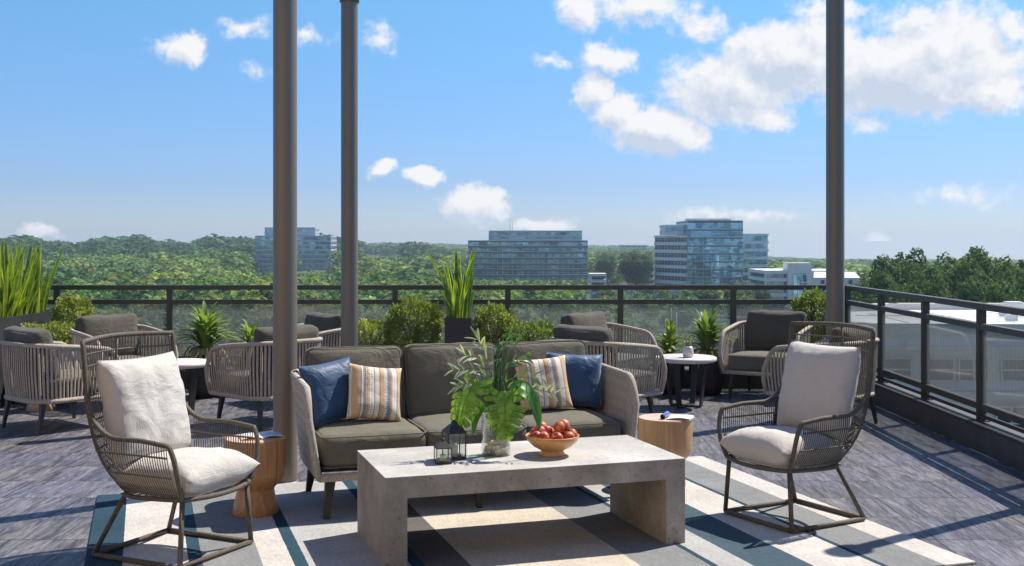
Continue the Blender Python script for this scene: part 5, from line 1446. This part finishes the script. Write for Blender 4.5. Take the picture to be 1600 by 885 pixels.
# ------------------------------------------------------------------ plants
def leaf_cloud(fn, n, size, seed, asp=.5):
    """fn(rng)->(point, outward)"""
    g = random.Random(seed); V = np.empty((n*4, 3)); 
    for i in range(n):
        p, o_ = fn(g); o_ = (o_+Vector((g.gauss(0, .5), g.gauss(0, .5), g.gauss(0, .5)+.35))).normalized()
        s = size*g.uniform(.65, 1.25); side = o_.cross(Vector((g.gauss(0, 1), g.gauss(0, 1), g.gauss(0, 1)))).normalized()
        a = o_*s; b_ = side*s*asp*.5
        V[i*4] = p; V[i*4+1] = p+a*.5+b_; V[i*4+2] = p+a; V[i*4+3] = p+a*.5-b_
    return V, np.arange(n*4).reshape(-1, 4)
def shrub(label, x, y, zc, rx, ry, rz, n, pot, potdim, size=.036, boxy=False, seed=0):
    """pot: 'trough' (w,d,h) or 'bowl' (r,h)"""
    t = thing('shrub', label, 'shrub', (x, y, 0), 0, 'clipped shrubs along the railing')
    def fn(g):
        while True:
            d_ = Vector((g.gauss(0, 1), g.gauss(0, 1), g.gauss(0, 1))).normalized()
            if boxy:
                m_ = max(abs(d_.x), abs(d_.y), abs(d_.z)); d_ = d_/(m_**.72)
                d_ = Vector((max(-1, min(1, d_.x)), max(-1, min(1, d_.y)), max(-1, min(1, d_.z))))
            lump = 1+.30*mnoise.noise(Vector((d_.x*2.6+seed*7, d_.y*2.6, d_.z*2.6)))+.16*mnoise.noise(Vector((d_.x*7, d_.y*7+seed, d_.z*7)))
            k = (.70+.30*g.random()**.6)*lump
            return Vector((d_.x*rx*k, d_.y*ry*k, zc+d_.z*rz*k)), d_
    V, F = leaf_cloud(fn, int(n*1.9), size, seed+40); npmesh('foliage', V, F, M['shrub'], t)
    mb = MB(); g = random.Random(seed)
    for k in range(14):
        a = g.random()*6.28; q = g.random(); e = (math.cos(a)*rx*.8*q, math.sin(a)*ry*.8*q, zc+rz*.5*g.random()); mb.tube(smoothpath([(math.cos(a)*.03, math.sin(a)*.03, potdim[-1]-.03), (e[0]*.5, e[1]*.5, (potdim[-1]+e[2])/2), e], 3), .005, 5)
    mb.build('branches', M['twig'], t)
    if pot == 'trough':
        w, d_, h = potdim; mb = MB(); mb.box((0, 0, h/2), (w, d_, h)); p_ = mb.build('planter', M['planter'], t, bev=.004)
        mb = MB(); mb.box((0, 0, h+.004), (w-.03, d_-.03, .008)); mb.build('soil', M['soil'], p_)
    else:
        r, h = potdim; mb = MB(); mb.lathe([(0, 0), (r*.7, 0), (r*.95, h*.3), (r, h*.8), (r*.97, h), (r*.9, h), (r*.88, h-.03), (0, h-.03)], 32); mb.build('pot', M['pot'], t)
    return t
def sz(py, y=11.55): return 1.55-(py-377)*y/1770
def sx_(px, y=11.55): return (px-800)*y/1770
Y = 11.55
shrub('round clipped shrub behind the low hedge at the far left', sx_(114), Y, sz(500), .20, .19, .23, 2400, 'bowl', (.17, .42), seed=1)
shrub('low clipped hedge shrub in front of the round shrub at the far left', sx_(85, 11.0), 11.0, sz(538, 11.0), .29, .20, .19, 2600, 'trough', (.5, .3, .40), boxy=True, seed=2)
shrub('large round clipped shrub left of the tall square planter', sx_(648), Y, sz(513), .275, .25, .29, 4200, 'bowl', (.2, .40), seed=3)
shrub('low clipped hedge shrub right of the thin pillar', sx_(580), Y, sz(533), .20, .19, .19, 1900, 'trough', (.42, .3, .38), boxy=True, seed=4)
shrub('round clipped shrub right of the tall square planter', sx_(772), Y, sz(517), .215, .20, .25, 2800, 'bowl', (.17, .40), seed=5)
shrub('low clipped hedge shrub behind the right end of the sofa', sx_(826), 11.45, sz(536), .27, .20, .18, 2600, 'trough', (.5, .3, .36), boxy=True, seed=6)
shrub('round clipped shrub at the back right corner beside the pillar', sx_(1272), Y+.05, sz(496), .20, .19, .25, 2600, 'bowl', (.18, .45), seed=7)

def palm(label, x, y, zb, h, spread, n, seed, pr=.17, ph=.38):
    t = thing('potted_palm', label, 'potted plant', (x, y, 0), 0, 'spiky-leaved potted plants along the railing')
    g = random.Random(seed); lv = MB(); old = MB()
    for k in range(n):
        a = g.random()*6.28; e = g.random(); lift = e
        L_ = h*(.75+.4*g.random()); out = spread*(.35+.75*(1-lift)); z0 = zb+g.random()*.10
        base = Vector((math.cos(a)*.02, math.sin(a)*.02, z0)); top = z0+L_*(.25+.75*lift)
        m_ = Vector((math.cos(a)*out*.45, math.sin(a)*out*.45, z0+(top-z0)*.72)); tip = Vector((math.cos(a)*out, math.sin(a)*out, top-(1-lift)*.16*h))
        blade(lv, [base, m_, tip], .034+.014*g.random(), (math.cos(a)*-.3, math.sin(a)*-.3, 1), .25)
    for k in range(n//4):
        a = g.random()*6.28; out = spread*(.5+.4*g.random()); z0 = zb+.02
        blade(old, [(0, 0, z0), (math.cos(a)*out*.6, math.sin(a)*out*.6, z0+.02), (math.cos(a)*out, math.sin(a)*out, z0-.16*g.random()-.06)], .035, (0, 0, 1), .2)
    lv.build('leaves', M['palm'], t); old.build('old_leaves', M['palm_old'], t)
    mb = MB(); mb.tube([(0, 0, ph-.05), (0, 0, zb+.06)], [.03, .02], 8); mb.build('trunk', M['bark'], t)
    mb = MB(); mb.lathe([(0, 0), (pr*.75, 0), (pr*.98, ph*.35), (pr, ph*.8), (pr*.96, ph), (pr*.88, ph), (pr*.86, ph-.03), (0, ph-.03)], 32); mb.build('pot', M['pot'], t)
palm('tall spiky-leaved plant in a dark pot behind the left round table', sx_(322, 11.3), 11.3, .45, .42, .36, 110, 1, .2, .40)
palm('short spiky-leaved plant left of the thick pillar', sx_(392), Y, .38, .28, .24, 60, 2, .15, .34)
palm('short spiky-leaved plant behind the right round table, left one', sx_(1045), Y, .36, .30, .22, 70, 3, .16, .32)
palm('taller spiky-leaved plant behind the right round table, right one', sx_(1103), Y-.05, .40, .38, .30, 100, 4, .18, .36)

def snake_leaf(mb, base, L_, w, lean, yaw, bend):
    P = []; n = 10
    s0 = Vector((math.cos(yaw), math.sin(yaw), 0)); ld = Vector((math.cos(lean[0]), math.sin(lean[0]), 0))
    tw = bend
    rows = []
    for i in range(n+1):
        t_ = i/n; c = Vector(base)+Vector((0, 0, 1))*L_*t_*(1-.1*lean[1]*t_)+ld*lean[1]*L_*t_**1.6
        a = yaw+tw*t_; s = Vector((math.cos(a), math.sin(a), 0)); nn = Vector((-math.sin(a), math.cos(a), 0))
        ww = w/2*(.55+.45*math.sin(min(1, t_*1.6)*PI/2))*(1-t_**5)**.8*(1 if t_ < 1 else 0)+.0004
        rows.append([c-s*ww+nn*ww*.35, c-s*ww*.84+nn*ww*.2, c-nn*0, c+s*ww*.84+nn*ww*.2, c+s*ww+nn*ww*.35])
    vs = [p for r_ in rows for p in r_]
    for j in range(4):
        mb.cur = 1 if j in (0, 3) else 0
        fs = [(i*5+j, i*5+j+1, (i+1)*5+j+1, (i+1)*5+j) for i in range(n)]
        o = len(mb.v)
        if j == 0: mb.v.extend([tuple(v) for v in vs]); base_i = o
        for f in fs: mb.f.append([q+base_i for q in f]); mb.mi.append(mb.cur); mb.sm.append(True)
    mb.cur = 0
def snake_planter(label, c, dims, n, hmin, hmax, seed, rz=0):
    w, d_, h = dims
    t = thing('snake_plant', label, 'potted plant', (c[0], c[1], 0), rz, 'snake plants in dark planters')
    mb = MB(); e = .012
    mb.box((-w/2+e/2, 0, h/2), (e, d_, h)); mb.box((w/2-e/2, 0, h/2), (e, d_, h)); mb.box((0, -d_/2+e/2, h/2), (w-2*e-.002, e, h)); mb.box((0, d_/2-e/2, h/2), (w-2*e-.002, e, h)); mb.box((0, 0, .01), (w-2*e-.002, d_-2*e-.002, .02))
    p_ = mb.build('planter', M['planter'], t)
    mb = MB(); mb.box((0, 0, h-.06), (w-2*e-.004, d_-2*e-.004, .02)); mb.build('soil', M['soil'], p_)
    g = random.Random(seed); mb = MB()
    for k in range(n):
        x = g.uniform(-.36, .36)*w; y = g.uniform(-.42, .42)*d_; a = math.atan2(y*.3, x)+g.uniform(-.5, .5)
        snake_leaf(mb, (x, y, h-.06), g.uniform(hmin, hmax)*(1 if g.random() < .65 else g.uniform(.5, .75)), g.uniform(.04, .07), (a, abs(g.gauss(.08, .15))), g.uniform(-.8, .8), g.uniform(-1.2, 1.2))
    # outer short leaning leaves
    for k in range(max(3, n//8)):
        a = g.random()*6.28; snake_leaf(mb, (math.cos(a)*w*.3, math.sin(a)*d_*.3, h-.06), hmin*g.uniform(.5, .9), .06, (a, .35+.2*g.random()), g.uniform(-.8, .8), .8)
    mb.build('leaves', [M['snake'], M['snake_edge']], t)
snake_planter('tall snake plant in a square dark planter in the middle of the back railing', (sx_(716.5, 11.4), 11.4), (.265, .265, .785), 30, .45, .86, 5)
snake_planter('dense snake plants in a long dark planter box at the left edge', (-4.99, 11.15), (.46, 1.3, .83), 120, .40, .84, 6)
